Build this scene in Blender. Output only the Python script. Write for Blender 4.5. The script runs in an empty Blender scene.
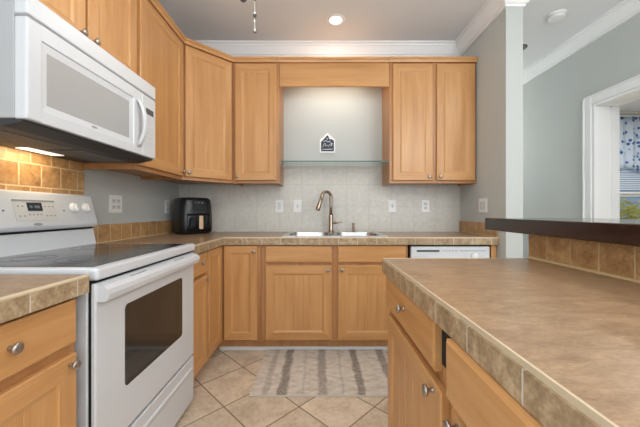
import bpy, bmesh, math, random
from mathutils import Vector, Matrix

random.seed(7)
PI = math.pi
C = bpy.context.scene.collection
SC = bpy.context.scene

# ------------------------------------------------------------------ camera
CH = 1.115                                   # eye height
cam_d = bpy.data.cameras.new('camera')
cam_d.sensor_width = 36.0
cam_d.lens = 296 / 640 * 36.0
cam_d.shift_x = 1.0 / 640
cam_d.shift_y = -2.3 / 640
cam_d.clip_start = 0.02
cam = bpy.data.objects.new('camera', cam_d)
cam.location = (0, 0, CH)
cam.rotation_euler = (PI / 2, 0, 0)
C.objects.link(cam)
SC.camera = cam

# ------------------------------------------------------------------ world, lights, exposure
SC.view_settings.view_transform = 'Standard'
SC.view_settings.look = 'None'
SC.view_settings.gamma = 1.0
SC.view_settings.use_curve_mapping = False
SC.view_settings.exposure = -0.05
SC.cycles.use_denoising = True
SC.cycles.max_bounces = 8
SC.cycles.sample_clamp_indirect = 6.0

world = bpy.data.worlds.new('sky')
SC.world = world
world.use_nodes = True
bg = world.node_tree.nodes['Background']
bg.inputs['Color'].default_value = (0.78, 0.88, 1.0, 1)
bg.inputs['Strength'].default_value = 1.0


def area(name, loc, rot, sx, sy, power, col=(1, 1, 1), shape='RECTANGLE'):
    d = bpy.data.lights.new(name, 'AREA')
    d.shape = shape
    d.size = sx
    if shape in ('RECTANGLE', 'ELLIPSE'):
        d.size_y = sy
    d.energy = power
    d.color = col
    o = bpy.data.objects.new(name, d)
    o.location = loc
    o.rotation_euler = rot
    C.objects.link(o)
    return o


# daylight through the rear windows and the hall's end door, plus other panels
area('window_daylight', (-0.2, -2.62, 1.45), (math.radians(-125), 0, PI), 2.0, 1.5, 26, (0.86, 0.94, 1.0))
area('window_daylight', (1.75, -2.62, 1.45), (math.radians(-125), 0, PI), 1.2, 1.5, 34, (0.86, 0.94, 1.0))
area('hall_side_fill', (2.62, -0.9, 1.10), (0, math.radians(122), 0), 2.0, 1.9, 24, (0.92, 0.965, 1.0))  # added panel at an unseen side door, brightens the hall
area('entry_daylight', (1.975, 4.36, 1.15), (math.radians(112), 0, 0), 0.7, 1.9, 112, (1.0, 0.985, 0.955))
area('left_side_fill', (-1.48, -1.3, 1.45), (0, math.radians(-118), 0), 1.3, 2.0, 34, (0.86, 0.94, 1.0))  # added panel at an unseen left window, lifts the hall wall
area('side_room_panel', (4.2, 3.2, 2.70), (0, 0, 0), 1.6, 1.6, 60, (1.0, 0.99, 0.97))  # downward panel under the side room's ceiling
def fill_point(name, loc, power, col=(1.0, 0.985, 0.965), rad=0.14):
    d = bpy.data.lights.new(name, 'POINT')
    d.energy = power
    d.color = col
    d.shadow_soft_size = rad
    o = bpy.data.objects.new(name, d)
    o.location = loc
    C.objects.link(o)
    return o


# unseen fill points added to brighten the hall, the kitchen and the ceiling
fill_point('hall_fill', (1.72, -0.5, 2.25), 52)
fill_point('rear_room_fill', (-0.2, -0.9, 1.9), 10)
# ------------------------------------------------------------------ main sizes (metres; x right, y into the picture, z up)
XW, YW = -1.37, 2.91          # left wall, back wall
XR = 1.383                    # short right wall of the kitchen
YP = 2.19                     # its free end
XR2 = 1.509
ZC = 2.743                    # ceiling
XH, XH2 = 2.44, 2.645          # hall wall with the doorway
HC = 0.915                    # worktop


# ------------------------------------------------------------------ materials
def mat(name):
    m = bpy.data.materials.new(name)
    m.use_nodes = True
    nt = m.node_tree
    return m, nt, nt.nodes['Principled BSDF']


def srgb(r, g, b):
    def f(c):
        c /= 255
        return c / 12.92 if c <= 0.04045 else ((c + 0.055) / 1.055) ** 2.4
    return (f(r), f(g), f(b), 1)


def plain(name, col, rough=0.5, metal=0.0, bump=0.0, bscale=200, **kw):
    m, nt, b = mat(name)
    b.inputs['Base Color'].default_value = col
    b.inputs['Roughness'].default_value = rough
    b.inputs['Metallic'].default_value = metal
    for k, v in kw.items():
        b.inputs[k.replace('_', ' ')].default_value = v
    if bump:
        tc = nt.nodes.new('ShaderNodeTexCoord')
        n = nt.nodes.new('ShaderNodeTexNoise')
        n.inputs['Scale'].default_value = bscale
        bp = nt.nodes.new('ShaderNodeBump')
        bp.inputs['Strength'].default_value = bump
        bp.inputs['Distance'].default_value = 0.002
        nt.links.new(tc.outputs['Object'], n.inputs['Vector'])
        nt.links.new(n.outputs['Fac'], bp.inputs['Height'])
        nt.links.new(bp.outputs['Normal'], b.inputs['Normal'])
    return m


def N(nt, typ, **kw):
    n = nt.nodes.new(typ)
    for k, v in kw.items():
        setattr(n, k, v)
    return n


def math_n(nt, op, a, b=None, c=None):
    n = N(nt, 'ShaderNodeMath', operation=op)
    for i, v in enumerate((a, b, c)):
        if v is None:
            continue
        if isinstance(v, (int, float)):
            n.inputs[i].default_value = v
        else:
            nt.links.new(v, n.inputs[i])
    return n.outputs[0]


def ramp(nt, fac, stops):
    r = N(nt, 'ShaderNodeValToRGB')
    el = r.color_ramp.elements
    while len(el) < len(stops):
        el.new(0.5)
    for e, (p, c) in zip(el, stops):
        e.position = p
        e.color = c
    nt.links.new(fac, r.inputs['Fac'])
    return r.outputs['Color']


def mixc(nt, fac, a, b, blend='MIX'):
    n = N(nt, 'ShaderNodeMix', data_type='RGBA', blend_type=blend)
    if isinstance(fac, (int, float)):
        n.inputs[0].default_value = fac
    else:
        nt.links.new(fac, n.inputs[0])
    for i, v in ((6, a), (7, b)):
        if isinstance(v, tuple):
            n.inputs[i].default_value = v
        else:
            nt.links.new(v, n.inputs[i])
    return n.outputs[2]


def noise(nt, vec, scale, detail=3, rough=0.5, dist=0.0):
    n = N(nt, 'ShaderNodeTexNoise')
    n.inputs['Scale'].default_value = scale
    n.inputs['Detail'].default_value = detail
    n.inputs['Roughness'].default_value = rough
    n.inputs['Distortion'].default_value = dist
    nt.links.new(vec, n.inputs['Vector'])
    return n.outputs['Fac']


def wood(name, light, mid, dark, rough=0.38):
    """Wood along the V axis of the UV map (metres)."""
    m, nt, b = mat(name)
    tc = N(nt, 'ShaderNodeTexCoord')
    oi = N(nt, 'ShaderNodeObjectInfo')
    mp = N(nt, 'ShaderNodeMapping')
    mp.inputs['Scale'].default_value = (22, 1.6, 1)
    off = N(nt, 'ShaderNodeVectorMath', operation='MULTIPLY_ADD')
    nt.links.new(tc.outputs['UV'], mp.inputs['Vector'])
    nt.links.new(oi.outputs['Random'], off.inputs[0])
    off.inputs[1].default_value = (37, 19, 53)
    nt.links.new(mp.outputs['Vector'], off.inputs[2])
    f1 = noise(nt, off.outputs[0], 1.0, 4, 0.55, 0.4)
    mp2 = N(nt, 'ShaderNodeMapping')
    mp2.inputs['Scale'].default_value = (160, 5, 1)
    nt.links.new(tc.outputs['UV'], mp2.inputs['Vector'])
    f2 = noise(nt, mp2.outputs['Vector'], 1.0, 3, 0.6)
    mp3 = N(nt, 'ShaderNodeMapping')
    mp3.inputs['Scale'].default_value = (5, 0.9, 1)
    nt.links.new(tc.outputs['UV'], mp3.inputs['Vector'])
    f3 = noise(nt, mp3.outputs['Vector'], 1.3, 2, 0.5)
    s = math_n(nt, 'ADD', math_n(nt, 'MULTIPLY', f1, 0.6), math_n(nt, 'MULTIPLY', f2, 0.18))
    s = math_n(nt, 'ADD', s, math_n(nt, 'MULTIPLY', f3, 0.25))
    c = ramp(nt, s, [(0.36, dark), (0.52, mid), (0.70, light)])
    nt.links.new(c, b.inputs['Base Color'])
    b.inputs['Roughness'].default_value = rough
    b.inputs['Coat Weight'].default_value = 0.12
    b.inputs['Coat Roughness'].default_value = 0.25
    bp = N(nt, 'ShaderNodeBump')
    bp.inputs['Strength'].default_value = 0.06
    bp.inputs['Distance'].default_value = 0.001
    nt.links.new(f2, bp.inputs['Height'])
    nt.links.new(bp.outputs['Normal'], b.inputs['Normal'])
    return m


def tile_mat(name, ax, ay, size, offset, grout_w, cols, grout, rot=0.0, rough=0.35, nscale=12,
             running=False, fine=None, tint=0.12, bump=0.5, size_y=None):
    """Square tiles in the plane of world axes ax, ay (0 x, 1 y, 2 z); objects that use it sit at the world origin."""
    m, nt, b = mat(name)
    tc = N(nt, 'ShaderNodeTexCoord')
    sep = N(nt, 'ShaderNodeSeparateXYZ')
    nt.links.new(tc.outputs['Object'], sep.inputs[0])
    a = math_n(nt, 'SUBTRACT', sep.outputs[ax], offset[0])
    c = math_n(nt, 'SUBTRACT', sep.outputs[ay], offset[1])
    if rot:
        ca, sa = math.cos(rot), math.sin(rot)
        a2 = math_n(nt, 'ADD', math_n(nt, 'MULTIPLY', a, ca), math_n(nt, 'MULTIPLY', c, sa))
        c = math_n(nt, 'SUBTRACT', math_n(nt, 'MULTIPLY', c, ca), math_n(nt, 'MULTIPLY', a, sa))
        a = a2
    c = math_n(nt, 'DIVIDE', c, size_y or size)
    a = math_n(nt, 'DIVIDE', a, size)
    row = math_n(nt, 'FLOOR', c)
    if running:
        a = math_n(nt, 'ADD', a, math_n(nt, 'MULTIPLY', math_n(nt, 'MODULO', math_n(nt, 'ADD', row, 100), 2), 0.5))
    col = math_n(nt, 'FLOOR', a)
    fa = math_n(nt, 'SUBTRACT', a, col)
    fc = math_n(nt, 'SUBTRACT', c, row)
    da = math_n(nt, 'MINIMUM', fa, math_n(nt, 'SUBTRACT', 1.0, fa))
    dc = math_n(nt, 'MINIMUM', fc, math_n(nt, 'SUBTRACT', 1.0, fc))
    d = math_n(nt, 'MULTIPLY', math_n(nt, 'MINIMUM', da, dc), size)
    mr = N(nt, 'ShaderNodeMapRange')
    nt.links.new(d, mr.inputs['Value'])
    mr.inputs['From Min'].default_value = grout_w * 0.35
    mr.inputs['From Max'].default_value = grout_w * 0.75
    mask = mr.outputs[0]                              # 0 in the grout, 1 on the tile
    cmb = N(nt, 'ShaderNodeCombineXYZ')
    nt.links.new(col, cmb.inputs[0])
    nt.links.new(row, cmb.inputs[1])
    wn = N(nt, 'ShaderNodeTexWhiteNoise', noise_dimensions='3D')
    nt.links.new(cmb.outputs[0], wn.inputs['Vector'])
    shift = N(nt, 'ShaderNodeVectorMath', operation='MULTIPLY_ADD')
    nt.links.new(wn.outputs['Color'], shift.inputs[0])
    shift.inputs[1].default_value = (9, 9, 9)
    nt.links.new(tc.outputs['Object'], shift.inputs[2])
    f1 = noise(nt, shift.outputs[0], nscale, 5, 0.6, 0.6)
    if fine:
        f2 = noise(nt, shift.outputs[0], fine, 3, 0.6)
        f1 = math_n(nt, 'ADD', math_n(nt, 'MULTIPLY', f1, 0.65), math_n(nt, 'MULTIPLY', f2, 0.35))
    base = ramp(nt, f1, [(0.32, cols[0]), (0.5, cols[1]), (0.68, cols[2])])
    tv = math_n(nt, 'ADD', math_n(nt, 'MULTIPLY', wn.outputs['Value'], tint), 1 - tint / 2)
    cc = N(nt, 'ShaderNodeCombineXYZ')
    for i in range(3):
        nt.links.new(tv, cc.inputs[i])
    base = mixc(nt, 1.0, base, cc.outputs[0], 'MULTIPLY')
    fin = mixc(nt, mask, grout, base)
    nt.links.new(fin, b.inputs['Base Color'])
    rr = N(nt, 'ShaderNodeMapRange')
    nt.links.new(mask, rr.inputs['Value'])
    rr.inputs['To Min'].default_value = 0.85
    rr.inputs['To Max'].default_value = rough
    nt.links.new(rr.outputs[0], b.inputs['Roughness'])
    bp = N(nt, 'ShaderNodeBump')
    bp.inputs['Strength'].default_value = bump
    bp.inputs['Distance'].default_value = 0.003
    hh = math_n(nt, 'ADD', mask, math_n(nt, 'MULTIPLY', f1, 0.25))
    nt.links.new(hh, bp.inputs['Height'])
    nt.links.new(bp.outputs['Normal'], b.inputs['Normal'])
    return m


def mottled(name, cols, s1, s2, rough=0.35, stretch=(1, 1, 1), bump=0.05, s2w=0.35):
    m, nt, b = mat(name)
    tc = N(nt, 'ShaderNodeTexCoord')
    mp = N(nt, 'ShaderNodeMapping')
    mp.inputs['Scale'].default_value = stretch
    nt.links.new(tc.outputs['Object'], mp.inputs['Vector'])
    f1 = noise(nt, mp.outputs[0], s1, 6, 0.62, 0.8)
    f2 = noise(nt, mp.outputs[0], s2, 3, 0.6, 0.3)
    f = math_n(nt, 'ADD', math_n(nt, 'MULTIPLY', f1, 1 - s2w), math_n(nt, 'MULTIPLY', f2, s2w))
    st = [(0.34 + 0.32 * i / (len(cols) - 1), c) for i, c in enumerate(cols)]
    nt.links.new(ramp(nt, f, st), b.inputs['Base Color'])
    b.inputs['Roughness'].default_value = rough
    bp = N(nt, 'ShaderNodeBump')
    bp.inputs['Strength'].default_value = bump
    bp.inputs['Distance'].default_value = 0.002
    nt.links.new(f2, bp.inputs['Height'])
    nt.links.new(bp.outputs['Normal'], b.inputs['Normal'])
    return m


def emit(name, col, strength):
    m, nt, b = mat(name)
    b.inputs['Base Color'].default_value = (0.8, 0.8, 0.8, 1)
    b.inputs['Emission Color'].default_value = col
    b.inputs['Emission Strength'].default_value = strength
    return m


M = {}
M['wall'] = plain('grey_paint', srgb(188, 192, 189), 0.75, bump=0.08, bscale=260)
M['ceil'] = plain('ceiling_paint', srgb(227, 229, 232), 0.85, bump=0.1, bscale=180)
M['trim'] = plain('white_trim_paint', srgb(238, 239, 240), 0.4)
M['wood'] = wood('honey_maple', srgb(208, 158, 104), srgb(197, 146, 92), srgb(182, 129, 76))
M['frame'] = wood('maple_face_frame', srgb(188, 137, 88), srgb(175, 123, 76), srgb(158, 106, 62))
M['wood_in'] = plain('cabinet_shadow_line', srgb(96, 64, 38), 0.7)
M['darkwood'] = wood('dark_walnut', srgb(66, 36, 27), srgb(44, 25, 20), srgb(22, 13, 11), 0.2)
M['darkwood'].node_tree.nodes['Principled BSDF'].inputs['Coat Weight'].default_value = 0.5
M['darkwood'].node_tree.nodes['Principled BSDF'].inputs['Coat Roughness'].default_value = 0.06
M['floor'] = tile_mat('stone_floor_tile', 0, 1, 0.304, (-0.543, 1.688), 0.006,
                      (srgb(186, 167, 142), srgb(217, 199, 175), srgb(234, 219, 198)), srgb(132, 112, 90),
                      rot=PI / 4, rough=0.35, nscale=7, fine=45, tint=0.12)
M['back_tile'] = tile_mat('pale_wall_tile', 0, 2, 0.22, (0.049, 1.377), 0.004,
                          (srgb(192, 187, 177), srgb(203, 199, 190), srgb(213, 210, 202)), srgb(187, 186, 180),
                          rough=0.3, nscale=30, fine=140, tint=0.05, bump=0.25)
BR = (srgb(144, 104, 62), srgb(180, 138, 90), srgb(206, 168, 118))
M['tile_left'] = tile_mat('brown_tile_behind_range', 1, 2, 0.109, (1.451, 1.232), 0.006, BR, srgb(216, 190, 148),
                          running=True, rough=0.4, nscale=14, fine=70, tint=0.22)
M['splash_y'] = tile_mat('brown_tile_splash_side', 1, 2, 0.109, (1.93, 0.917), 0.005, BR, srgb(218, 194, 154),
                         rough=0.4, nscale=14, fine=70, tint=0.25, size_y=0.2)
M['riser'] = tile_mat('brown_tile_riser', 1, 2, 0.108, (0.941, 0.920), 0.0045, BR, srgb(204, 174, 128),
                      rough=0.4, nscale=26, fine=110, tint=0.2, size_y=0.2)
EDG = (srgb(120, 98, 73), srgb(163, 139, 108), srgb(202, 180, 148))
M['edge_y'] = tile_mat('worktop_edge_tile_along', 1, 2, 0.147, (0.038, -0.2), 0.0035, EDG, srgb(204, 194, 178),
                       rough=0.4, nscale=24, fine=120, tint=0.16, size_y=0.4)
M['edge_x'] = tile_mat('worktop_edge_tile_across', 0, 2, 0.147, (0.02, -0.2), 0.0035, EDG, srgb(204, 194, 178),
                       rough=0.4, nscale=24, fine=120, tint=0.16, size_y=0.4)
M['bead'] = plain('cream_edge_bead', srgb(204, 186, 158), 0.35)
M['laminate'] = mottled('brown_stone_laminate', [srgb(128, 101, 76), srgb(156, 127, 98), srgb(179, 150, 119)], 14, 90,
                        rough=0.3, stretch=(1, 2.6, 1), bump=0.02, s2w=0.4)
M['white'] = plain('white_enamel', srgb(208, 211, 215), 0.28)
M['white_plastic'] = plain('white_plastic', srgb(232, 232, 231), 0.4)
M['offwhite'] = plain('offwhite_plastic', srgb(206, 206, 204), 0.45)
M['case'] = plain('grey_white_steel_case', srgb(172, 174, 177), 0.4)
M['mark'] = plain('grey_marking', srgb(150, 150, 152), 0.5)
M['darkmark'] = plain('dark_grey_marking', srgb(84, 86, 90), 0.45)
M['gap'] = plain('black_gap', srgb(22, 22, 22), 0.7)
M['black_glass'] = plain('black_glass', srgb(38, 39, 41), 0.08, **{'Coat_Weight': 0.5})
M['cook_glass'] = plain('cooktop_glass', srgb(58, 59, 60), 0.12)
M['ring'] = plain('burner_ring', srgb(84, 85, 86), 0.2)
M['oven_glass'] = plain('oven_window', srgb(52, 48, 44), 0.07)
M['mw_window'] = plain('microwave_window', srgb(168, 168, 168), 0.22)
M['lcd'] = plain('display_panel', srgb(30, 36, 46), 0.2)
M['digit'] = plain('display_digits', srgb(96, 108, 120), 0.4)
M['under'] = plain('dark_grey_underside', srgb(48, 50, 54), 0.5, 0.0)
M['filter'] = plain('grease_filter', srgb(122, 124, 127), 0.5, 0.0)
M['lens'] = emit('lamp_lens', (1.0, 0.92, 0.8, 1), 1.0)
M['nickel'] = plain('brushed_nickel', srgb(176, 171, 165), 0.32, 1.0)
M['faucet'] = plain('bronze_nickel', srgb(168, 152, 136), 0.3, 1.0)
M['steel'] = plain('stainless_steel', srgb(208, 210, 212), 0.24, 1.0)
M['blackp'] = plain('black_plastic', srgb(24, 25, 29), 0.3)
M['blackgloss'] = plain('black_gloss', srgb(16, 18, 24), 0.1)
M['gold'] = plain('rose_gold', srgb(226, 196, 160), 0.35, 0.6)
M['can'] = emit('downlight_lens', (1.0, 0.96, 0.9, 1), 6.0)
M['dark_can'] = plain('unlit_downlight', srgb(92, 92, 94), 0.5)
M['navy'] = plain('navy_print', srgb(42, 52, 72), 0.6)
M['paper'] = plain('white_board', srgb(236, 238, 238), 0.6)
M['leaf_y'] = plain('yellow_green_leaf', srgb(206, 196, 70), 0.6)
M['leaf_g'] = plain('green_leaf', srgb(92, 124, 56), 0.6)
M['bark'] = plain('bark', srgb(96, 78, 60), 0.85)
M['siding'] = plain('blue_grey_siding', srgb(150, 170, 196), 0.7)
M['lawn'] = plain('lawn', srgb(96, 120, 70), 0.9)
M['blind'] = plain('white_blind', srgb(232, 236, 240), 0.5)
M['shade'] = emit('frosted_light_bowl', (1.0, 0.97, 0.92, 1), 19.0)


def glass_mat(name, col, rough=0.0, thin=True):
    m, nt, b = mat(name)
    b.inputs['Base Color'].default_value = col
    b.inputs['Transmission Weight'].default_value = 1.0
    b.inputs['Roughness'].default_value = rough
    b.inputs['IOR'].default_value = 1.45
    return m


M['glass'] = glass_mat('shelf_glass', srgb(244, 252, 250))
M['glass_edge'] = plain('green_glass_edge', srgb(96, 160, 152), 0.15, Transmission_Weight=0.5)
M['pane'] = glass_mat('window_pane', (1, 1, 1, 1))


def rug_mat():
    m, nt, b = mat('striped_rug')
    tc = N(nt, 'ShaderNodeTexCoord')
    sep = N(nt, 'ShaderNodeSeparateXYZ')
    nt.links.new(tc.outputs['Object'], sep.inputs[0])
    w = noise(nt, tc.outputs['Object'], 9, 4, 0.6)
    xx = math_n(nt, 'ADD', math_n(nt, 'ADD', sep.outputs[0], 0.05), math_n(nt, 'MULTIPLY', math_n(nt, 'SUBTRACT', w, 0.5), 0.05))
    total = None
    for cx, hw, st in ((-0.225, 0.034, 1.0), (-0.33, 0.022, 0.45), (0.02, 0.034, 0.75), (0.265, 0.028, 1.0),
                       (0.15, 0.010, 0.3), (-0.10, 0.012, 0.25), (0.47, 0.03, 0.95)):
        d = math_n(nt, 'ABSOLUTE', math_n(nt, 'SUBTRACT', xx, cx))
        mr = N(nt, 'ShaderNodeMapRange')
        nt.links.new(d, mr.inputs['Value'])
        mr.inputs['From Min'].default_value = hw * 0.6
        mr.inputs['From Max'].default_value = hw * 1.15
        mr.inputs['To Min'].default_value = st
        mr.inputs['To Max'].default_value = 0.0
        total = mr.outputs[0] if total is None else math_n(nt, 'MAXIMUM', total, mr.outputs[0])
    mp = N(nt, 'ShaderNodeMapping')
    mp.inputs['Scale'].default_value = (1, 2.2, 1)
    nt.links.new(tc.outputs['Object'], mp.inputs['Vector'])
    wear = noise(nt, mp.outputs[0], 70, 5, 0.75)
    wr = N(nt, 'ShaderNodeMapRange')
    nt.links.new(wear, wr.inputs['Value'])
    wr.inputs['From Min'].default_value = 0.30
    wr.inputs['From Max'].default_value = 0.52
    fac = math_n(nt, 'MULTIPLY', total, wr.outputs[0])
    base = ramp(nt, noise(nt, mp.outputs[0], 14, 5, 0.65), [(0.33, srgb(196, 184, 170)), (0.5, srgb(216, 206, 193)), (0.68, srgb(228, 220, 209))])
    c = mixc(nt, fac, base, srgb(138, 127, 118))
    nt.links.new(c, b.inputs['Base Color'])
    b.inputs['Roughness'].default_value = 0.95
    bp = N(nt, 'ShaderNodeBump')
    bp.inputs['Strength'].default_value = 0.4
    bp.inputs['Distance'].default_value = 0.003
    nt.links.new(noise(nt, tc.outputs['Object'], 300, 2), bp.inputs['Height'])
    nt.links.new(bp.outputs['Normal'], b.inputs['Normal'])
    return m


M['rug'] = rug_mat()
M['rug_hem'] = plain('rug_hem', srgb(206, 198, 186), 0.95)


def curtain_mat():
    m, nt, b = mat('blue_floral_cloth')
    tc = N(nt, 'ShaderNodeTexCoord')
    v = N(nt, 'ShaderNodeTexVoronoi')
    v.inputs['Scale'].default_value = 13
    nt.links.new(tc.outputs['Object'], v.inputs['Vector'])
    w = noise(nt, tc.outputs['Object'], 22, 3, 0.6)
    d = math_n(nt, 'ADD', v.outputs['Distance'], math_n(nt, 'MULTIPLY', w, 0.55))
    c = ramp(nt, d, [(0.50, srgb(52, 84, 134)), (0.58, srgb(116, 146, 190)), (0.68, srgb(188, 200, 216))])
    nt.links.new(c, b.inputs['Base Color'])
    b.inputs['Roughness'].default_value = 0.9
    return m


M['curtain'] = curtain_mat()


# ------------------------------------------------------------------ mesh helpers
ORG = {}


def org(o):
    return ORG.get(o.name, Vector((0, 0, 0))) if o else Vector((0, 0, 0))


class MB:
    def __init__(self):
        self.bm = bmesh.new()
        self.uvl = self.bm.loops.layers.uv.new('uv')

    def _fin(self, faces, grain, mi, smooth, off=True):
        g = Vector(grain).normalized()
        o = (random.uniform(0, 9), random.uniform(0, 9)) if off else (0, 0)
        for f in faces:
            if not f.is_valid:
                continue
            f.material_index = mi
            f.smooth = smooth
            f.normal_update()
            n = f.normal
            u = n.cross(g)
            if u.length < 0.2:
                u = n.orthogonal()
            u.normalize()
            v = g if abs(n.dot(g)) < 0.9 else u.cross(n)
            for l in f.loops:
                l[self.uvl].uv = (l.vert.co.dot(u) + o[0], l.vert.co.dot(v) + o[1])

    def box(self, x0, x1, y0, y1, z0, z1, bev=0.0, grain=(0, 0, 1), mi=0, seg=1):
        bm = self.bm
        old = set(bm.faces)
        vs = [bm.verts.new((x, y, z)) for x in (x0, x1) for y in (y0, y1) for z in (z0, z1)]
        fs = [(0, 1, 3, 2), (4, 6, 7, 5), (0, 4, 5, 1), (2, 3, 7, 6), (0, 2, 6, 4), (1, 5, 7, 3)]
        new = [bm.faces.new([vs[i] for i in f]) for f in fs]
        if bev:
            es = list({e for f in new for e in f.edges})
            bmesh.ops.bevel(bm, geom=es, offset=bev, segments=seg, profile=0.5, affect='EDGES', clamp_overlap=True)
        self._fin([f for f in bm.faces if f not in old], grain, mi, False)
        return self

    def poly(self, pts, grain=(0, 0, 1), mi=0, smooth=False, off=True):
        f = self.bm.faces.new([self.bm.verts.new(p) for p in pts])
        self._fin([f], grain, mi, smooth, off)
        return self

    def prism(self, pts, d, grain=(0, 0, 1), mi=0, bev=0.0, seg=1):
        """pts: a closed 3-D polygon; d: extrusion vector."""
        bm = self.bm
        old = set(bm.faces)
        d = Vector(d)
        a = [bm.verts.new(p) for p in pts]
        b = [bm.verts.new(Vector(p) + d) for p in pts]
        n = len(a)
        new = [bm.faces.new(a[::-1]), bm.faces.new(b)]
        for i in range(n):
            new.append(bm.faces.new((a[i], a[(i + 1) % n], b[(i + 1) % n], b[i])))
        bmesh.ops.recalc_face_normals(bm, faces=new)
        if bev:
            bmesh.ops.bevel(bm, geom=list({e for f in new for e in f.edges}), offset=bev, segments=seg,
                            profile=0.5, affect='EDGES', clamp_overlap=True)
        self._fin([f for f in bm.faces if f not in old], grain, mi, False)
        return self

    def lathe(self, prof, o=(0, 0, 0), axis=(0, 0, 1), n=20, mi=0, smooth=True, sx=1.0):
        """prof: (radius, height along axis)."""
        bm = self.bm
        ax = Vector(axis).normalized()
        u = ax.orthogonal().normalized()
        w = ax.cross(u)
        o = Vector(o)
        rings = []
        for r, h in prof:
            if r < 1e-6:
                rings.append([bm.verts.new(o + ax * h)])
            else:
                rings.append([bm.verts.new(o + ax * h + u * (r * math.cos(2 * PI * k / n)) + w * (r * math.sin(2 * PI * k / n))) for k in range(n)])
        new = []
        for a, b in zip(rings, rings[1:]):
            for k in range(n):
                k2 = (k + 1) % n
                if len(a) == 1 and len(b) == 1:
                    continue
                if len(a) == 1:
                    new.append(bm.faces.new((a[0], b[k2], b[k])))
                elif len(b) == 1:
                    new.append(bm.faces.new((a[k], a[k2], b[0])))
                else:
                    new.append(bm.faces.new((a[k], a[k2], b[k2], b[k])))
        self._fin(new, ax, mi, smooth)
        return self

    def tube(self, pts, r, n=12, mi=0, caps=True):
        bm = self.bm
        pts = [Vector(p) for p in pts]
        rs = r if isinstance(r, (list, tuple)) else [r] * len(pts)
        rings = []
        u = None
        for i, p in enumerate(pts):
            t = (pts[min(i + 1, len(pts) - 1)] - pts[max(i - 1, 0)]).normalized()
            if u is None:
                u = t.orthogonal().normalized()
            else:
                u = (u - t * u.dot(t)).normalized()
            w = t.cross(u)
            rings.append([bm.verts.new(p + (u * math.cos(2 * PI * k / n) + w * math.sin(2 * PI * k / n)) * rs[i]) for k in range(n)])
        new = []
        for a, b in zip(rings, rings[1:]):
            for k in range(n):
                new.append(bm.faces.new((a[k], a[(k + 1) % n], b[(k + 1) % n], b[k])))
        self._fin(new, (0, 0, 1), mi, True)
        if caps:
            c = [bm.faces.new(rings[0][::-1]), bm.faces.new(rings[-1])]
            self._fin(c, (0, 0, 1), mi, False)
        return self

    def ring_loft(self, rings, mi=0, smooth=True, cap0=True, cap1=True):
        bm = self.bm
        rs = [[bm.verts.new(p) for p in r] for r in rings]
        n = len(rs[0])
        new = []
        for a, b in zip(rs, rs[1:]):
            for k in range(n):
                new.append(bm.faces.new((a[k], a[(k + 1) % n], b[(k + 1) % n], b[k])))
        self._fin(new, (0, 0, 1), mi, smooth)
        caps = []
        if cap0:
            caps.append(bm.faces.new(rs[0][::-1]))
        if cap1:
            caps.append(bm.faces.new(rs[-1]))
        self._fin(caps, (0, 0, 1), mi, False)
        return self

    def build(self, name, m, parent=None, local=False, fixn=True):
        if fixn:
            bmesh.ops.recalc_face_normals(self.bm, faces=self.bm.faces[:])
        o0 = org(parent)
        me = bpy.data.meshes.new(name)
        if parent is not None and not local:
            bmesh.ops.translate(self.bm, verts=self.bm.verts[:], vec=-o0)
        self.bm.to_mesh(me)
        self.bm.free()
        for mm in (m if isinstance(m, (list, tuple)) else [m]):
            me.materials.append(mm)
        o = bpy.data.objects.new(name, me)
        C.objects.link(o)
        if parent is not None:
            o.parent = parent
            ORG[o.name] = o0
        return o


def tag(o, label, cat, group=None):
    o['label'] = label
    o['category'] = cat
    if group:
        o['group'] = group
    return o


def thing(name, label, cat, loc, group=None, rz=0.0):
    o = bpy.data.objects.new(name, None)
    o.empty_display_size = 0.1
    o.location = loc
    o.rotation_euler = (0, 0, rz)
    C.objects.link(o)
    ORG[o.name] = Vector(loc)
    return tag(o, label, cat, group)


def struct(o):
    o['kind'] = 'structure'
    return o


def sbox(name, m, *b, **kw):
    return struct(MB().box(*b, **kw).build(name, m))


def sweep(mb, path, prof, closed=False, mi=0):
    """Mitred sweep of prof [(out, z)] along a 2-D path; 'out' is to the left of the direction of travel."""
    n = len(path)
    P = [Vector(p) for p in path]
    rows = []
    for i in range(n):
        d1 = (P[i] - P[i - 1]).normalized() if i > 0 or closed else None
        d2 = (P[(i + 1) % n] - P[i]).normalized() if i < n - 1 or closed else None
        if d1 is None:
            d1 = d2
        if d2 is None:
            d2 = d1
        n1 = Vector((-d1.y, d1.x))
        n2 = Vector((-d2.y, d2.x))
        b = (n1 + n2)
        b = b / b.length
        k = 1 / max(0.2, b.dot(n1))
        rows.append([(P[i].x + b.x * k * o, P[i].y + b.y * k * o, z) for o, z in prof])
    m = len(prof)
    for i in range(n - 1):
        a, c = rows[i], rows[i + 1]
        g = Vector((P[i + 1].x - P[i].x, P[i + 1].y - P[i].y, 0))
        for j in range(m):
            j2 = (j + 1) % m
            mb.poly([a[j], a[j2], c[j2], c[j]], grain=g, mi=mi)
    mb.poly(rows[0][::-1], mi=mi)
    mb.poly(rows[-1], mi=mi)
    bmesh.ops.remove_doubles(mb.bm, verts=mb.bm.verts[:], dist=1e-5)
    return mb


def frame_pt(o, u, n):
    o, u, n = Vector(o), Vector(u).normalized(), Vector(n).normalized()
    return lambda a, v, w: o + u * a + Vector((0, 0, 1)) * v + n * w


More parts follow.
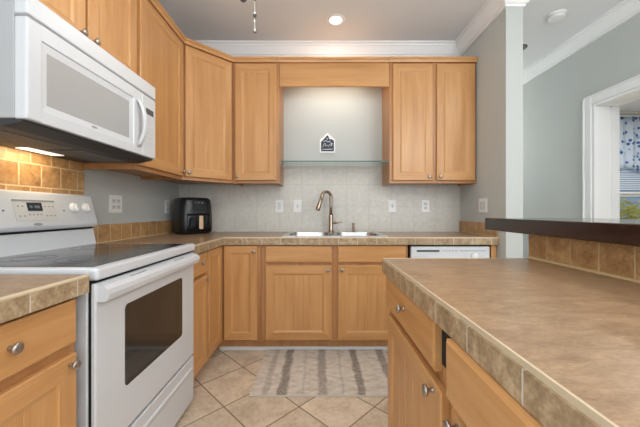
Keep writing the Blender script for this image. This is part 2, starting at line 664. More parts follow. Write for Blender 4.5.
def panel_door(u0, u1, v0, v1, P, t=0.02, fw=0.062, s=0.014, d=0.007, bead=0.0):
    """A framed door front in the plane of P(u, v, w): mitred frame, sloping moulding, sunk panel (grooved when bead is set)."""
    mb = MB()
    U = P(1, 0, 0) - P(0, 0, 0)
    V = Vector((0, 0, 1))
    c = 0.004

    def ring(i0, w0, i1, w1):
        a = [(u0 + i0, v0 + i0), (u1 - i0, v0 + i0), (u1 - i0, v1 - i0), (u0 + i0, v1 - i0)]
        b = [(u0 + i1, v0 + i1), (u1 - i1, v0 + i1), (u1 - i1, v1 - i1), (u0 + i1, v1 - i1)]
        for k in range(4):
            k2 = (k + 1) % 4
            mb.poly([P(*a[k], w0), P(*a[k2], w0), P(*b[k2], w1), P(*b[k], w1)], grain=U if k in (0, 2) else V)
    ring(0, 0, 0, t - c)
    ring(0, t - c, c, t)
    ring(c, t, fw, t)
    ring(fw, t, fw + 0.003, t - 0.003)
    ring(fw + 0.003, t - 0.003, fw + s, t - d)
    i = fw + s
    a0, a1, b0, b1 = u0 + i, u1 - i, v0 + i, v1 - i
    w = t - d
    if bead:
        k = max(1, round((a1 - a0) / bead))
        st = (a1 - a0) / k
        g = 0.0035
        for q in range(k):
            l = a0 + q * st + (g if q else 0)
            r = a0 + (q + 1) * st - (g if q < k - 1 else 0)
            mb.poly([P(l, b0, w), P(r, b0, w), P(r, b1, w), P(l, b1, w)], grain=V)
            if q < k - 1:
                m_ = a0 + (q + 1) * st
                mb.poly([P(r, b0, w), P(m_, b0, w - 0.0026), P(m_, b1, w - 0.0026), P(r, b1, w)], grain=V)
                mb.poly([P(m_, b0, w - 0.0026), P(m_ + g, b0, w), P(m_ + g, b1, w), P(m_, b1, w - 0.0026)], grain=V)
    else:
        mb.poly([P(a0, b0, w), P(a1, b0, w), P(a1, b1, w), P(a0, b1, w)], grain=V)
    mb.poly([P(u0, v0, 0), P(u0, v1, 0), P(u1, v1, 0), P(u1, v0, 0)], grain=V)
    bmesh.ops.remove_doubles(mb.bm, verts=mb.bm.verts[:], dist=1e-5)
    return mb


def slab_front(u0, u1, v0, v1, P, t=0.02, c=0.006):
    mb = MB()
    U = P(1, 0, 0) - P(0, 0, 0)
    a = [(u0, v0), (u1, v0), (u1, v1), (u0, v1)]
    b = [(u0 + c, v0 + c), (u1 - c, v0 + c), (u1 - c, v1 - c), (u0 + c, v1 - c)]
    for k in range(4):
        k2 = (k + 1) % 4
        mb.poly([P(*a[k], 0), P(*a[k2], 0), P(*a[k2], t - 0.004), P(*a[k], t - 0.004)], grain=U)
        mb.poly([P(*a[k], t - 0.004), P(*a[k2], t - 0.004), P(*b[k2], t), P(*b[k], t)], grain=U)
    mb.poly([P(*q, t) for q in b], grain=U)
    mb.poly([P(*q, 0) for q in a[::-1]], grain=U)
    bmesh.ops.remove_doubles(mb.bm, verts=mb.bm.verts[:], dist=1e-5)
    return mb


def knob(parent, pos, n):
    pr = [(0.0, 0.0), (0.0075, 0.0), (0.006, 0.004), (0.005, 0.012), (0.0075, 0.016), (0.0145, 0.019), (0.0155, 0.023), (0.0135, 0.027), (0.007, 0.029), (0, 0.0295)]
    pr = [(a_ * 0.92, b_ * 0.9) for a_, b_ in pr]
    o = MB().lathe(pr, pos, n, 18).build('knob', M['nickel'], parent)
    o['label'] = 'round brushed nickel knob'
    return o


# ================================================================== STRUCTURE
sbox('floor', M['floor'], -1.55, 6.6, -2.75, 5.1, -0.10, 0.0)
sbox('ceiling', M['ceil'], -1.55, 6.6, -2.75, 5.1, ZC, ZC + 0.12)
m_ = MB().box(XW - 0.15, XW, -2.75, -2.3, 0, ZC).box(XW - 0.15, XW, -0.3, YW + 0.14, 0, ZC)
m_.box(XW - 0.15, XW, -2.3, -0.3, 0, 0.8).box(XW - 0.15, XW, -2.3, -0.3, 2.1, ZC)
struct(m_.build('wall_left', M['wall']))
sbox('wall_back', M['wall'], XW, XR, YW, YW + 0.14, 0, ZC)
sbox('wall_right', M['wall'], XR, XR2, YP, 4.3, 0, ZC)
m_ = MB().box(XR2, 1.60, 4.2, 4.3, 0, ZC).box(2.35, XH, 4.2, 4.3, 0, ZC).box(1.60, 2.35, 4.2, 4.3, 2.12, ZC)
struct(m_.build('wall_hall', M['wall']))
m_ = MB().box(1.60, 1.70, 4.23, 4.27, 0, 2.12).box(2.25, 2.35, 4.23, 4.27, 0, 2.12).box(1.70, 2.25, 4.23, 4.27, 0, 0.2).box(1.70, 2.25, 4.23, 4.27, 2.02, 2.12)
struct(m_.build('door_3', M['trim']))
DY0, DY1, DZ = 1.70, 2.632, 2.06
m_ = MB().box(XH, XH2, -2.75, -1.9, 0, ZC).box(XH, XH2, 0.1, DY0, 0, ZC).box(XH, XH2, -1.9, 0.1, 2.12, ZC).box(XH, XH2, DY1, 5.1, 0, ZC).box(XH, XH2, DY0, DY1, DZ, ZC)
struct(m_.build('wall_doorway', M['wall']))
# rear wall, behind the camera, with two window openings
m_ = MB().box(XW, XH, -2.75, -2.6, 0, 0.7).box(XW, XH, -2.75, -2.6, 2.2, ZC)
for a, b in ((XW, -1.2), (0.8, 1.15), (2.35, XH)):
    m_.box(a, b, -2.75, -2.6, 0.7, 2.2)
struct(m_.build('wall_rear', M['wall']))
# side room beyond the doorway
WX0, WX1, WZ0, WZ1, YF = 4.55, 5.75, 0.62, 2.30, 4.9
sbox('wall_side_room', M['wall'], 6.45, 6.6, 1.1, 5.1, 0, ZC)
sbox('wall_side_room_near', M['wall'], XH2, 6.45, 0.95, 1.1, 0, ZC)
m_ = MB().box(XH2, WX0, YF, YF + 0.15, 0, ZC).box(WX1, 6.45, YF, YF + 0.15, 0, ZC)
m_.box(WX0, WX1, YF, YF + 0.15, 0, WZ0).box(WX0, WX1, YF, YF + 0.15, WZ1, ZC)
struct(m_.build('wall_far', M['wall']))

# crown moulding
CP = [(0, ZC - 0.118), (0.010, ZC - 0.118), (0.014, ZC - 0.103), (0.024, ZC - 0.098), (0.040, ZC - 0.070),
      (0.058, ZC - 0.038), (0.066, ZC - 0.030), (0.070, ZC - 0.018), (0.084, ZC - 0.014), (0.086, ZC), (0, ZC)]
struct(sweep(MB(), [(XR2, 4.2), (XR2, YP), (XR, YP), (XR, YW), (XW, YW), (XW, -2.6)], CP).build('trim_1', M['trim']))
struct(sweep(MB(), [(XH, -2.6), (XH, 4.2), (XR2, 4.2)], CP).build('trim_2', M['trim']))
CP2 = [(0, ZC - 0.07), (0.012, ZC - 0.07), (0.045, ZC - 0.02), (0.05, ZC), (0, ZC)]
struct(sweep(MB(), [(6.45, YF), (XH2, YF), (XH2, 1.1)], CP2).build('trim_3', M['trim']))
# baseboards
BP = [(0, 0), (0.014, 0), (0.014, 0.085), (0.006, 0.1), (0, 0.1)]
struct(sweep(MB(), [(XR2, 4.19), (XR2, YP), (XR, YP), (XR, 2.28)], BP).build('baseboard_right', M['trim']))
struct(sweep(MB(), [(XH, DY1 + 0.1), (XH, 4.2), (XR2 + 0.015, 4.2)], BP).build('baseboard_hall', M['trim']))

# doorway casing and deep jamb
m_ = MB()
cw = 0.088


def casing(mb, x0, x1):
    mb.box(x0, x1, DY1 + 0.004, DY1 + cw, 0, DZ + cw, 0.004)
    mb.box(x0, x1, DY0 - cw, DY0 - 0.004, 0, DZ + cw, 0.004)
    mb.box(x0, x1, DY0 - 0.004, DY1 + 0.004, DZ + 0.004, DZ + cw, 0.004)


casing(m_, XH - 0.018, XH)
m_.box(XH - 0.024, XH, DY1 + cw - 0.02, DY1 + cw, 0, DZ + cw, 0.004)
m_.box(XH - 0.024, XH, DY0 - cw, DY1 + cw, DZ + cw - 0.02, DZ + cw, 0.004)
casing(m_, XH2, XH2 + 0.018)
m_.box(XH - 0.01, XH2 + 0.01, DY1 - 0.018, DY1 + 0.002, 0, DZ)
m_.box(XH - 0.01, XH2 + 0.01, DY0 - 0.002, DY0 + 0.018, 0, DZ)
m_.box(XH - 0.01, XH2 + 0.01, DY0 + 0.018, DY1 - 0.018, DZ - 0.018, DZ + 0.002)
m_.box(XH2 - 0.07, XH2 - 0.035, DY1 - 0.030, DY1 - 0.018, 0, DZ - 0.018)
m_.box(XH2 - 0.07, XH2 - 0.035, DY0 + 0.018, DY1 - 0.018, DZ - 0.030, DZ - 0.018)
struct(m_.build('door_1', M['trim']))

# unseen glazed door frame, added as an opening for the hall's light
m_ = MB()
for y in (-1.9, -0.93, 0.03):
    m_.box(XH + 0.08, XH + 0.13, y, y + 0.07, 0, 2.12)
for z in (0.0, 2.02):
    m_.box(XH + 0.085, XH + 0.125, -1.83, 0.03, z, z + 0.10)
struct(m_.build('door_added', M['trim']))
# window of the side room
wn = struct(MB().box(WX0, WX0 + 0.05, YF + 0.04, YF + 0.11, WZ0, WZ1).box(WX1 - 0.05, WX1, YF + 0.04, YF + 0.11, WZ0, WZ1)
            .box(WX0 + 0.05, WX1 - 0.05, YF + 0.04, YF + 0.11, WZ0, WZ0 + 0.05).box(WX0 + 0.05, WX1 - 0.05, YF + 0.04, YF + 0.11, WZ1 - 0.05, WZ1)
            .box(WX0 + 0.05, WX1 - 0.05, YF + 0.03, YF + 0.10, 1.36, 1.42)
            .box(WX0 - 0.09, WX0, YF - 0.018, YF, WZ0 - 0.1, WZ1 + 0.09).box(WX1, WX1 + 0.09, YF - 0.018, YF, WZ0 - 0.1, WZ1 + 0.09)
            .box(WX0, WX1, YF - 0.018, YF, WZ1, WZ1 + 0.09).box(WX0 - 0.12, WX1 + 0.12, YF - 0.05, YF + 0.04, WZ0 - 0.03, WZ0)
            .build('window_1', M['trim']))
MB().box(WX0 + 0.05, WX1 - 0.05, YF + 0.07, YF + 0.075, WZ0 + 0.05, 1.36).box(WX0 + 0.05, WX1 - 0.05, YF + 0.07, YF + 0.075, 1.42, WZ1 - 0.05).build('window_pane', M['pane'], wn)
for i, (a, b) in enumerate(((-1.2, 0.8), (1.15, 2.35))):
    m_ = MB()
    for x in (a, (a + b) / 2 - 0.025, b - 0.05):
        m_.box(x, x + 0.05, -2.70, -2.64, 0.7, 2.2)
    for z in (0.7, 1.43, 2.15):
        m_.box(a, b, -2.69, -2.65, z, z + 0.05)
    struct(m_.build('window_%d' % (i + 2), M['trim']))

m_ = MB()  # unseen left window, added as an opening for the fill from that side
for y in (-2.3, -1.325, -0.35):
    m_.box(XW - 0.09, XW - 0.04, y, y + 0.05, 0.8, 2.1)
for z in (0.8, 1.42, 2.05):
    m_.box(XW - 0.085, XW - 0.045, -2.25, -0.35, z, z + 0.05)
struct(m_.build('window_4', M['trim']))
# wall tile
sbox('trim_4', M['back_tile'], XW, XR, YW - 0.008, YW, HC, 1.548)['label'] = 'pale tile backsplash'
sbox('trim_5', M['tile_left'], XW, XW + 0.009, 0.45, 1.715, HC, 1.43)['label'] = 'brown tile behind the stove'
sbox('trim_6', M['splash_y'], XW, XW + 0.010, 1.717, YW - 0.009, HC, 1.030, bev=0.002)['label'] = 'low brown tile upstand'
sbox('trim_7', M['splash_y'], XR - 0.010, XR, 2.285, YW - 0.009, HC, 1.022, bev=0.002)['label'] = 'low brown tile upstand'
# half wall that carries the raised bar
RX = 0.89
sbox('wall_half', M['wall'], RX + 0.009, 1.02, -0.5, 1.257, 0, 1.025)
sbox('trim_8', M['riser'], RX, RX + 0.009, -0.5, 1.257, HC, 1.0253)['label'] = 'brown tile riser'
# white shoe moulding at the foot of the back cabinets
sbox('trim_9', M['trim'], -0.80, 0.693, 2.372, 2.386, 0, 0.028, bev=0.003)

# outdoors, seen through the side room's window
sbox('ground_outside', M['lawn'], 2.0, 16, 5.1, 16, -0.4, -0.3)

# ================================================================== CABINETS
Zb, Zt = 1.36, 2.437      # wall cabinets
WG = 'wall cabinets of honey maple'
BG = 'base cabinets of honey maple'


def wall_box(root, x0, x1, y0, y1, z0, z1, axis):
    """carcass with a face frame; open look from below (recessed bottom)."""
    mb = MB()
    mb.box(x0, x1, y0, y1, z0 + 0.022, z1, 0.0015)
    t = 0.019
    if axis == 'y':       # front faces -y
        mb.box(x0, x0 + t, y0, y1, z0, z0 + 0.0225).box(x1 - t, x1, y0, y1, z0, z0 + 0.0225)
        mb.box(x0 + t, x1 - t, y0, y0 + t, z0, z0 + 0.0225, grain=(1, 0, 0))
    else:                 # front faces +x
        mb.box(x0, x1, y0, y0 + t, z0, z0 + 0.0225).box(x0, x1, y1 - t, y1, z0, z0 + 0.0225)
        mb.box(x1 - t, x1, y0 + t, y1 - t, z0, z0 + 0.0225, grain=(0, 1, 0))
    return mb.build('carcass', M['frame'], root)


TP = [(0.0, 2.418), (0.022, 2.418), (0.024, 2.424), (0.028, 2.436), (0.036, 2.444), (0.037, 2.458), (0.0, 2.458)]

FX = XW + 0.305           # face of the left wall cabinets
# over the microwave
r = thing('wall_cabinet', 'short maple wall cabinet directly above the white microwave', 'cabinet', (XW, 1.335, 1.83), WG)
wall_box(r, XW, FX, 0.957, 1.7135, 1.832, Zt, 'x')
P = frame_pt((FX + 0.0005, 0, 0), (0, 1, 0), (1, 0, 0))
d = panel_door(0.972, 1.328, 1.85, 2.405, P).build('door', M['wood'], r)
knob(d, (FX + 0.02, 1.300, 1.902), (1, 0, 0))
d = panel_door(1.342, 1.70, 1.85, 2.405, P).build('door', M['wood'], r)
knob(d, (FX + 0.02, 1.372, 1.900), (1, 0, 0))
sweep(MB(), [(FX, 1.7135), (FX, 0.957)], TP).build('top_trim', M['wood'], r)
# tall one right of the microwave
r = thing('wall_cabinet', 'tall maple wall cabinet with one door between microwave and corner cabinet', 'cabinet', (XW, 2.0, Zb), WG)
wall_box(r, XW, FX, 1.7165, 2.297, Zb, Zt, 'x')
d = panel_door(1.735, 2.282, 1.385, 2.405, P).build('door', M['wood'], r)
knob(d, (FX + 0.02, 2.255, 1.418), (1, 0, 0))
sweep(MB(), [(FX, 2.297), (FX, 1.7165)], TP).build('top_trim', M['wood'], r)
# diagonal corner
A = Vector((FX, YW - 0.61, 0))
B = Vector((XW + 0.61, YW - 0.305, 0))
r = thing('corner_wall_cabinet', 'maple wall cabinet set diagonally across the corner above the black air fryer', 'cabinet', (-1.15, 2.7, Zb), WG)
pts = [(XW, A.y, 0), (A.x, A.y, 0), (B.x, B.y, 0), (B.x, YW, 0), (XW, YW, 0)]
mb = MB().prism([(x, y, Zb + 0.022) for x, y, z in pts], (0, 0, Zt - Zb - 0.022))
Ud = (B - A).normalized()
Nd = Vector((Ud.y, -Ud.x, 0))
th = 0.019
q = [A, B, B - Nd * th, A - Nd * th]
mb.prism([(v.x, v.y, Zb) for v in q], (0, 0, 0.0222), grain=Ud)
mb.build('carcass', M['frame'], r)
P2 = frame_pt(A + Nd * 0.0005, Ud, Nd)
L = (B - A).length
d = panel_door(0.018, L - 0.018, 1.385, 2.405, P2).build('door', M['wood'], r)
knob(d, P2(0.045, 1.418, 0.02), Nd)
sweep(MB(), [(B.x, B.y), (A.x, A.y)], TP).build('top_trim', M['wood'], r)
# back wall, left of the sink
FY = YW - 0.305
r = thing('wall_cabinet', 'narrow one-door maple wall cabinet on the back wall beside the glass shelf', 'cabinet', (-0.55, YW, Zb), WG)
wall_box(r, B.x + 0.0015, -0.348, FY, YW, Zb, Zt, 'y')
P3 = frame_pt((0, FY - 0.0005, 0), (1, 0, 0), (0, -1, 0))
d = panel_door(-0.735, -0.372, 1.385, 2.405, P3).build('door', M['wood'], r)
knob(d, (-0.708, FY - 0.02, 1.418), (0, -1, 0))
sweep(MB(), [(-0.348, FY), (B.x + 0.0015, FY)], TP).build('top_trim', M['wood'], r)
# valance between
r = thing('valance_board', 'plain maple valance board bridging the wall cabinets over the sink', 'valance', (0.135, FY, 2.21), None)
MB().box(-0.346, 0.618, FY + 0.002, FY + 0.021, 2.213, 2.437, 0.002, grain=(1, 0, 0)).build('board', M['wood'], r)
sweep(MB(), [(0.618, FY + 0.002), (-0.346, FY + 0.002)], [(o * 1.0, z) for o, z in TP]).build('top_trim', M['wood'], r)
MB().box(-0.346, 0.618, FY + 0.021, YW, 2.425, 2.437, grain=(1, 0, 0)).build('cover_panel', M['wood'], r)
# right of the sink
r = thing('wall_cabinet', 'wide two-door maple wall cabinet against the grey right wall', 'cabinet', (1.0, YW, Zb), WG)
wall_box(r, 0.620, 1.381, FY, YW, Zb, Zt, 'y')
d = panel_door(0.648, 0.995, 1.385, 2.405, P3).build('door', M['wood'], r)
knob(d, (0.964, FY - 0.02, 1.418), (0, -1, 0))
d = panel_door(1.030, 1.366, 1.385, 2.405, P3).build('door', M['wood'], r)
knob(d, (1.061, FY - 0.02, 1.418), (0, -1, 0))
sweep(MB(), [(1.381, FY), (0.620, FY)], TP).build('top_trim', M['wood'], r)

# lamp hidden behind the valance
r = thing('valance_light', 'slim lit light bar tucked up behind the maple valance', 'light', (0.135, 2.70, 2.40))
MB().box(-0.20, 0.47, 2.66, 2.72, 2.397, 2.4245, 0.004).build('housing', M['white_plastic'], r)
MB().box(-0.18, 0.45, 2.668, 2.712, 2.391, 2.397, 0.002).build('lens', M['lens'], r)
area('valance_lamp', (0.135, 2.69, 2.385), (0, 0, 0), 0.6, 0.04, 2.4, (1.0, 0.95, 0.86))

# ---- base cabinets
FB = YW - 0.60            # back run: face-frame plane
BX = XW + 0.605           # left run: face-frame plane
TK = 0.075


def base_box(root, x0, x1, y0, y1, side):
    mb = MB()
    mb.box(x0, x1, y0, y1, 0.102, 0.8585, 0.0015)
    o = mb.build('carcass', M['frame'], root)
    k = {'y': (x0, x1, y0 + TK, y1), 'x': (x0, x1 - TK, y0, y1), '-x': (x0 + TK, x1, y0, y1)}[side]
    MB().box(*k, 0, 0.102).build('toe_kick', M['wood'], root)
    return o


PB = frame_pt((0, FB - 0.0005, 0), (1, 0, 0), (0, -1, 0))
PL = frame_pt((BX + 0.0005, 0, 0), (0, 1, 0), (1, 0, 0))
# near left cabinet
r = thing('base_cabinet', 'maple base cabinet at the lower left corner, in front of the white stove', 'cabinet', (XW, 0.72, 0), BG)
base_box(r, XW, BX, 0.48, 0.927, 'x')
d = slab_front(0.512, 0.912, 0.713, 0.845, PL).build('drawer', M['wood'], r)
knob(d, (BX + 0.02, 0.712, 0.785), (1, 0, 0))
d = panel_door(0.512, 0.912, 0.115, 0.682, PL, bead=0.08).build('door', M['wood'], r)
knob(d, (BX + 0.02, 0.885, 0.655), (1, 0, 0))
# narrow cabinet beyond the stove
r = thing('base_cabinet', 'very narrow maple drawer and door cabinet just beyond the white stove', 'cabinet', (XW, 1.85, 0), BG)
base_box(r, XW, BX, 1.722, 1.996, 'x')
d = slab_front(1.740, 1.978, 0.713, 0.845, PL).build('drawer', M['wood'], r)
knob(d, (BX + 0.02, 1.875, 0.785), (1, 0, 0))
d = panel_door(1.740, 1.978, 0.115, 0.690, PL, fw=0.055, bead=0.08).build('door', M['wood'], r)
knob(d, (BX + 0.02, 1.955, 0.662), (1, 0, 0))
# corner cabinet
r = thing('corner_base_cabinet', 'maple corner base cabinet under the worktop with two doors meeting at right angles', 'cabinet', (-1.1, 2.6, 0), BG)
XI, YI = XW + 0.003, YW - 0.003
pts = [(XI, 1.998), (BX, 1.998), (BX, FB), (-0.452, FB), (-0.452, YI), (XI, YI)]
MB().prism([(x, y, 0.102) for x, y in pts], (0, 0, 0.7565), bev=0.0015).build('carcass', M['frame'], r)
pts = [(XI, 1.998), (BX - TK, 1.998), (BX - TK, FB + TK), (-0.452, FB + TK), (-0.452, YI), (XI, YI)]
MB().prism([(x, y, 0) for x, y in pts], (0, 0, 0.102)).build('toe_kick', M['wood'], r)
panel_door(2.012, FB - 0.024, 0.115, 0.848, PL, fw=0.055).build('door', M['wood'], r)
d = panel_door(-0.738, -0.478, 0.115, 0.848, PB, fw=0.055).build('door', M['wood'], r)
knob(d, (-0.503, FB - 0.02, 0.806), (0, -1, 0))
# sink base
r = thing('sink_base_cabinet', 'wide maple sink cabinet with two false drawer fronts and two grooved doors', 'cabinet', (0.13, YW, 0), BG)
# carcass in pieces that leave room for the bowls
mb = MB().box(-0.450, 0.693, FB, FB + 0.02, 0.102, 0.8585, 0.001)
mb.box(-0.450, -0.432, FB + 0.02, YI, 0.102, 0.8585).box(0.675, 0.693, FB + 0.02, YI, 0.102, 0.8585)
mb.box(-0.432, 0.675, FB + 0.02, YI, 0.102, 0.12)
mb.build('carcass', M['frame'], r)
MB().box(-0.450, 0.693, FB + TK, YI, 0, 0.102).build('toe_kick', M['wood'], r)
for u0, u1, kx in ((-0.415, 0.099, 0.068), (0.146, 0.672, 0.178)):
    slab_front(u0, u1, 0.718, 0.848, PB).build('false_drawer_front', M['wood'], r)
    d = panel_door(u0, u1, 0.115, 0.694, PB, bead=0.075).build('door', M['wood'], r)
    knob(d, (kx, FB - 0.02, 0.662), (0, -1, 0))
# end panel beside the dishwasher
tag(MB().box(1.336, 1.380, FB - 0.012, YW, 0, 0.8585, 0.002).build('end_panel', M['wood']),
    'upright maple end panel between the dishwasher and the right wall', 'cabinet panel')

# ---- peninsula cabinets (fronts face the left)
PX = 0.297
PP = frame_pt((PX - 0.0005, 0, 0), (0, 1, 0), (-1, 0, 0))
r = thing('peninsula_cabinet', 'far maple cabinet under the peninsula worktop, one drawer over a grooved door', 'cabinet', (0.6, 0.95, 0), BG)
base_box(r, PX, RX, 0.7145, 1.248, '-x')
d = slab_front(0.7150, 1.232, 0.728, 0.850, PP).build('drawer', M['wood'], r)
knob(d, (PX - 0.02, 0.962, 0.798), (-1, 0, 0))
d = panel_door(0.674, 1.195, 0.115, 0.702, PP, bead=0.08).build('door', M['wood'], r)
knob(d, (PX - 0.02, 0.716, 0.682), (-1, 0, 0))
r = thing('peninsula_cabinet', 'nearest maple cabinet under the peninsula worktop, its drawer pulled slightly open', 'cabinet', (0.6, 0.3, 0), BG)
base_box(r, PX, RX, 0.02, 0.7130, '-x')
MB().box(PX - 0.0012, PX + 0.0002, 0.07, 0.7125, 0.748, 0.836).build('drawer_dark_sheet', M['gap'], r)  # black sheet on the carcass paints the shaded inside of the drawer slot
PP2 = frame_pt((PX - 0.022, 0, 0), (0, 1, 0), (-1, 0, 0))
d = slab_front(0.06, 0.604, 0.735, 0.8555, PP2, t=0.018).build('drawer', M['wood'], r)
knob(d, (PX - 0.04, 0.336, 0.795), (-1, 0, 0))
for y in (0.580, 0.066):
    o = MB().box(PX - 0.0225, PX - 0.0014, y, y + 0.010, 0.765, 0.835, 0.001).build('drawer_slide', M['gap'], d)
    o['label'] = 'black metal drawer runner'
d = panel_door(0.345, 0.620, 0.115, 0.706, PP, bead=0.08).build('door', M['wood'], r)
knob(d, (PX - 0.02, 0.592, 0.682), (-1, 0, 0))
d = panel_door(0.05, 0.335, 0.115, 0.706, PP, bead=0.08).build('door', M['wood'], r)
knob(d, (PX - 0.02, 0.08, 0.682), (-1, 0, 0))

# ================================================================== WORKTOPS
ZU = 0.8595
EX = -0.73                # front edge of the left run
EY = YW - 0.64            # front edge of the back run
SX0, SX1, SY0, SY1 = -0.275, 0.530, 2.345, 2.800   # sink cut-out


def bead_path(mb, path):
    return sweep(mb, path, [(0.0, HC - 0.0115), (0.004, HC - 0.0105), (0.0060, HC - 0.007), (0.0060, HC - 0.003), (0.003, HC + 0.001), (-0.001, HC + 0.001), (-0.001, HC - 0.0115)])


r = thing('worktop', 'brown laminate corner worktop carrying the sink and the black air fryer', 'worktop', (-0.9, 2.5, ZU))
e = 0.009
mb = MB()
mb.box(XW + 0.001, EX - e, 1.7185, EY + e, ZU, HC).box(XW + 0.001, SX0, EY + e, YW - 0.008, ZU, HC)
mb.box(SX0, SX1, EY + e, SY0, ZU, HC).box(SX0, SX1, SY1, YW - 0.008, ZU, HC).box(SX1, XR - 0.001, EY + e, YW - 0.008, ZU, HC)
mb.build('top', M['laminate'], r)
MB().box(EX - e, EX, 1.7185, EY, ZU - 0.002, HC - 0.009).build('tile_edge', M['edge_y'], r)
MB().box(EX - e, XR - 0.001, EY, EY + e, ZU - 0.002, HC - 0.009).build('tile_edge', M['edge_x'], r)
bead_path(MB(), [(XR - 0.001, EY + e * 0.6), (EX - e * 0.6, EY + e * 0.6), (EX - e * 0.6, 1.7185)][::1]).build('edge_bead', M['bead'], r)

r = thing('worktop', 'short brown laminate worktop at the lower left, in front of the stove', 'worktop', (-1.05, 0.71, ZU))
MB().box(XW + 0.001, EX - e, 0.470, 0.940, ZU, HC).build('top', M['laminate'], r)
MB().box(EX - e, EX, 0.470, 0.940, ZU - 0.002, HC - 0.009).build('tile_edge', M['edge_y'], r)
bead_path(MB(), [(EX - e * 0.6, 0.940), (EX - e * 0.6, 0.470)]).build('edge_bead', M['bead'], r)

PEX, PEY = 0.269, 1.262
r = thing('worktop', 'long brown laminate peninsula worktop in the foreground below the dark bar', 'worktop', (0.58, 0.5, ZU))
MB().box(PEX + e, RX - 0.0005, -0.05, PEY - e, ZU, HC).build('top', M['laminate'], r)
MB().box(PEX, PEX + e, -0.05, PEY, ZU - 0.002, HC - 0.009).build('tile_edge', M['edge_y'], r)
MB().box(PEX + e, RX + 0.12, PEY - e, PEY, ZU - 0.002, HC - 0.009).build('tile_edge', M['edge_x'], r)
bead_path(MB(), [(PEX + e * 0.6, -0.05), (PEX + e * 0.6, PEY - e * 0.6), (RX, PEY - e * 0.6)][::-1]).build('edge_bead', M['bead'], r)

# raised bar
tag(MB().box(0.80, 1.26, -0.5, 1.43, 1.0258, 1.083, 0.004, grain=(0, 1, 0), seg=2).build('bar_top', M['darkwood']),
    'glossy dark brown wooden bar top on the tiled half wall', 'bar top')

# ================================================================== RANGE
Y0, Y1 = 0.957, 1.7135
YM = (Y0 + Y1) / 2
r = thing('stove', 'white freestanding electric stove with glass cooktop and oven door', 'stove', (-1.05, YM, 0))
MB().box(XW + 0.03, -0.752, Y0 + 0.002, Y1 - 0.002, 0.03, 0.888, 0.003).build('body', M['white'], r)
MB().box(-0.7515, -0.742, Y0 + 0.008, Y1 - 0.008, 0.03, 0.888).build('door_dark_gap', M['gap'], r)  # black filler paints the dark of the gap behind the door
for x in (-1.28, -0.80):
    for y in (Y0 + 0.05, Y1 - 0.05):
        MB().lathe([(0, 0), (0.018, 0), (0.018, 0.012), (0.008, 0.014), (0.008, 0.03), (0, 0.03)], (x, y, 0)).build('foot', M['gap'], r)
ct = MB().box(XW + 0.055, -0.716, Y0, Y1, 0.8885, 0.9295, 0.010, seg=3).build('cooktop', M['white'], r)
gl = MB().box(XW + 0.095, -0.752, Y0 + 0.03, Y1 - 0.03, 0.9294, 0.9312, 0.0005).build('cooktop_glass', M['cook_glass'], ct)
for x, y, rad in ((-0.885, Y0 + 0.20, 0.115), (-0.885, Y1 - 0.20, 0.085), (-1.135, Y0 + 0.20, 0.085), (-1.135, Y1 - 0.20, 0.105)):
    mb = MB()
    for q in (rad, rad * 0.62):
        mb.lathe([(q - 0.003, 0), (q - 0.003, 0.0004), (q, 0.0004), (q, 0)], (x, y, 0.9312), n=40, smooth=False)
    mb.build('burner_ring', M['ring'], gl)
# backguard
lo = MB().prism([(XW + 0.010, Y0 + 0.004, 0.90), (XW + 0.085, Y0 + 0.004, 0.90), (XW + 0.085, Y0 + 0.004, 0.93), (XW + 0.068, Y0 + 0.004, 1.016), (XW + 0.010, Y0 + 0.004, 1.016)],
                (0, Y1 - Y0 - 0.008, 0), bev=0.003).build('backguard_riser', M['white'], r)
MB().box(XW + 0.012, XW + 0.062, Y0 + 0.006, Y1 - 0.006, 1.0155, 1.028).build('backguard_gap', M['gap'], r)
XA, ZA, XB_, ZB_ = XW + 0.092, 1.045, XW + 0.052, 1.200
bgd = MB().prism([(XW + 0.010, Y0, 1.027), (XA - 0.008, Y0, 1.027), (XA, Y0, ZA), (XB_, Y0, ZB_), (XB_ - 0.012, Y0, 1.207), (XW + 0.010, Y0, 1.207)],
                 (0, Y1 - Y0, 0), bev=0.006, seg=2).build('backguard', M['white'], r)
Vs = (Vector((XB_, 0, ZB_)) - Vector((XA, 0, ZA)))
LS = Vs.length
Vs.normalize()
Ns = Vector((Vs.z, 0, -Vs.x))


def BGp(y, v, w):        # a point on the sloping control face
    return Vector((XA, y, ZA)) + Vs * v + Ns * w


def bg_quad(y0, y1, v0, v1, w0, w1):
    mb = MB()
    return mb.prism([BGp(y0, v0, w0), BGp(y1, v0, w0), BGp(y1, v1, w0), BGp(y0, v1, w0)], Ns * (w1 - w0))


bg_quad(1.258, 1.458, 0.028, 0.122, 0.0, 0.0015).build('control_panel', M['offwhite'], bgd)
bg_quad(1.258, 1.458, 0.119, 0.125, 0.0015, 0.004).build('control_panel_lip', M['mark'], bgd)
bg_quad(1.318, 1.388, 0.073, 0.112, 0.0015, 0.003).build('display', M['lcd'], bgd)
for y0_, y1_ in ((1.328, 1.342), (1.350, 1.376)):
    bg_quad(y0_, y1_, 0.086, 0.099, 0.003, 0.0034).build('display_digits', M['digit'], bgd)
for y in (1.278, 1.298, 1.405, 1.425, 1.445):
    for v in (0.05, 0.095):
        bg_quad(y - 0.004, y + 0.004, v - 0.003, v + 0.003, 0.0015, 0.0022).build('touch_button', M['mark'], bgd)
for y in (1.322, 1.340, 1.358, 1.376):
    bg_quad(y - 0.004, y + 0.004, 0.053, 0.059, 0.0015, 0.0022).build('touch_button', M['mark'], bgd)
for y in (1.215, 1.505):
    MB().lathe([(0, 0), (0.004, 0), (0.004, 0.0015), (0, 0.0015)], BGp(y, 0.075, 0), Ns, 12).build('indicator_lamp', M['darkmark'], bgd)
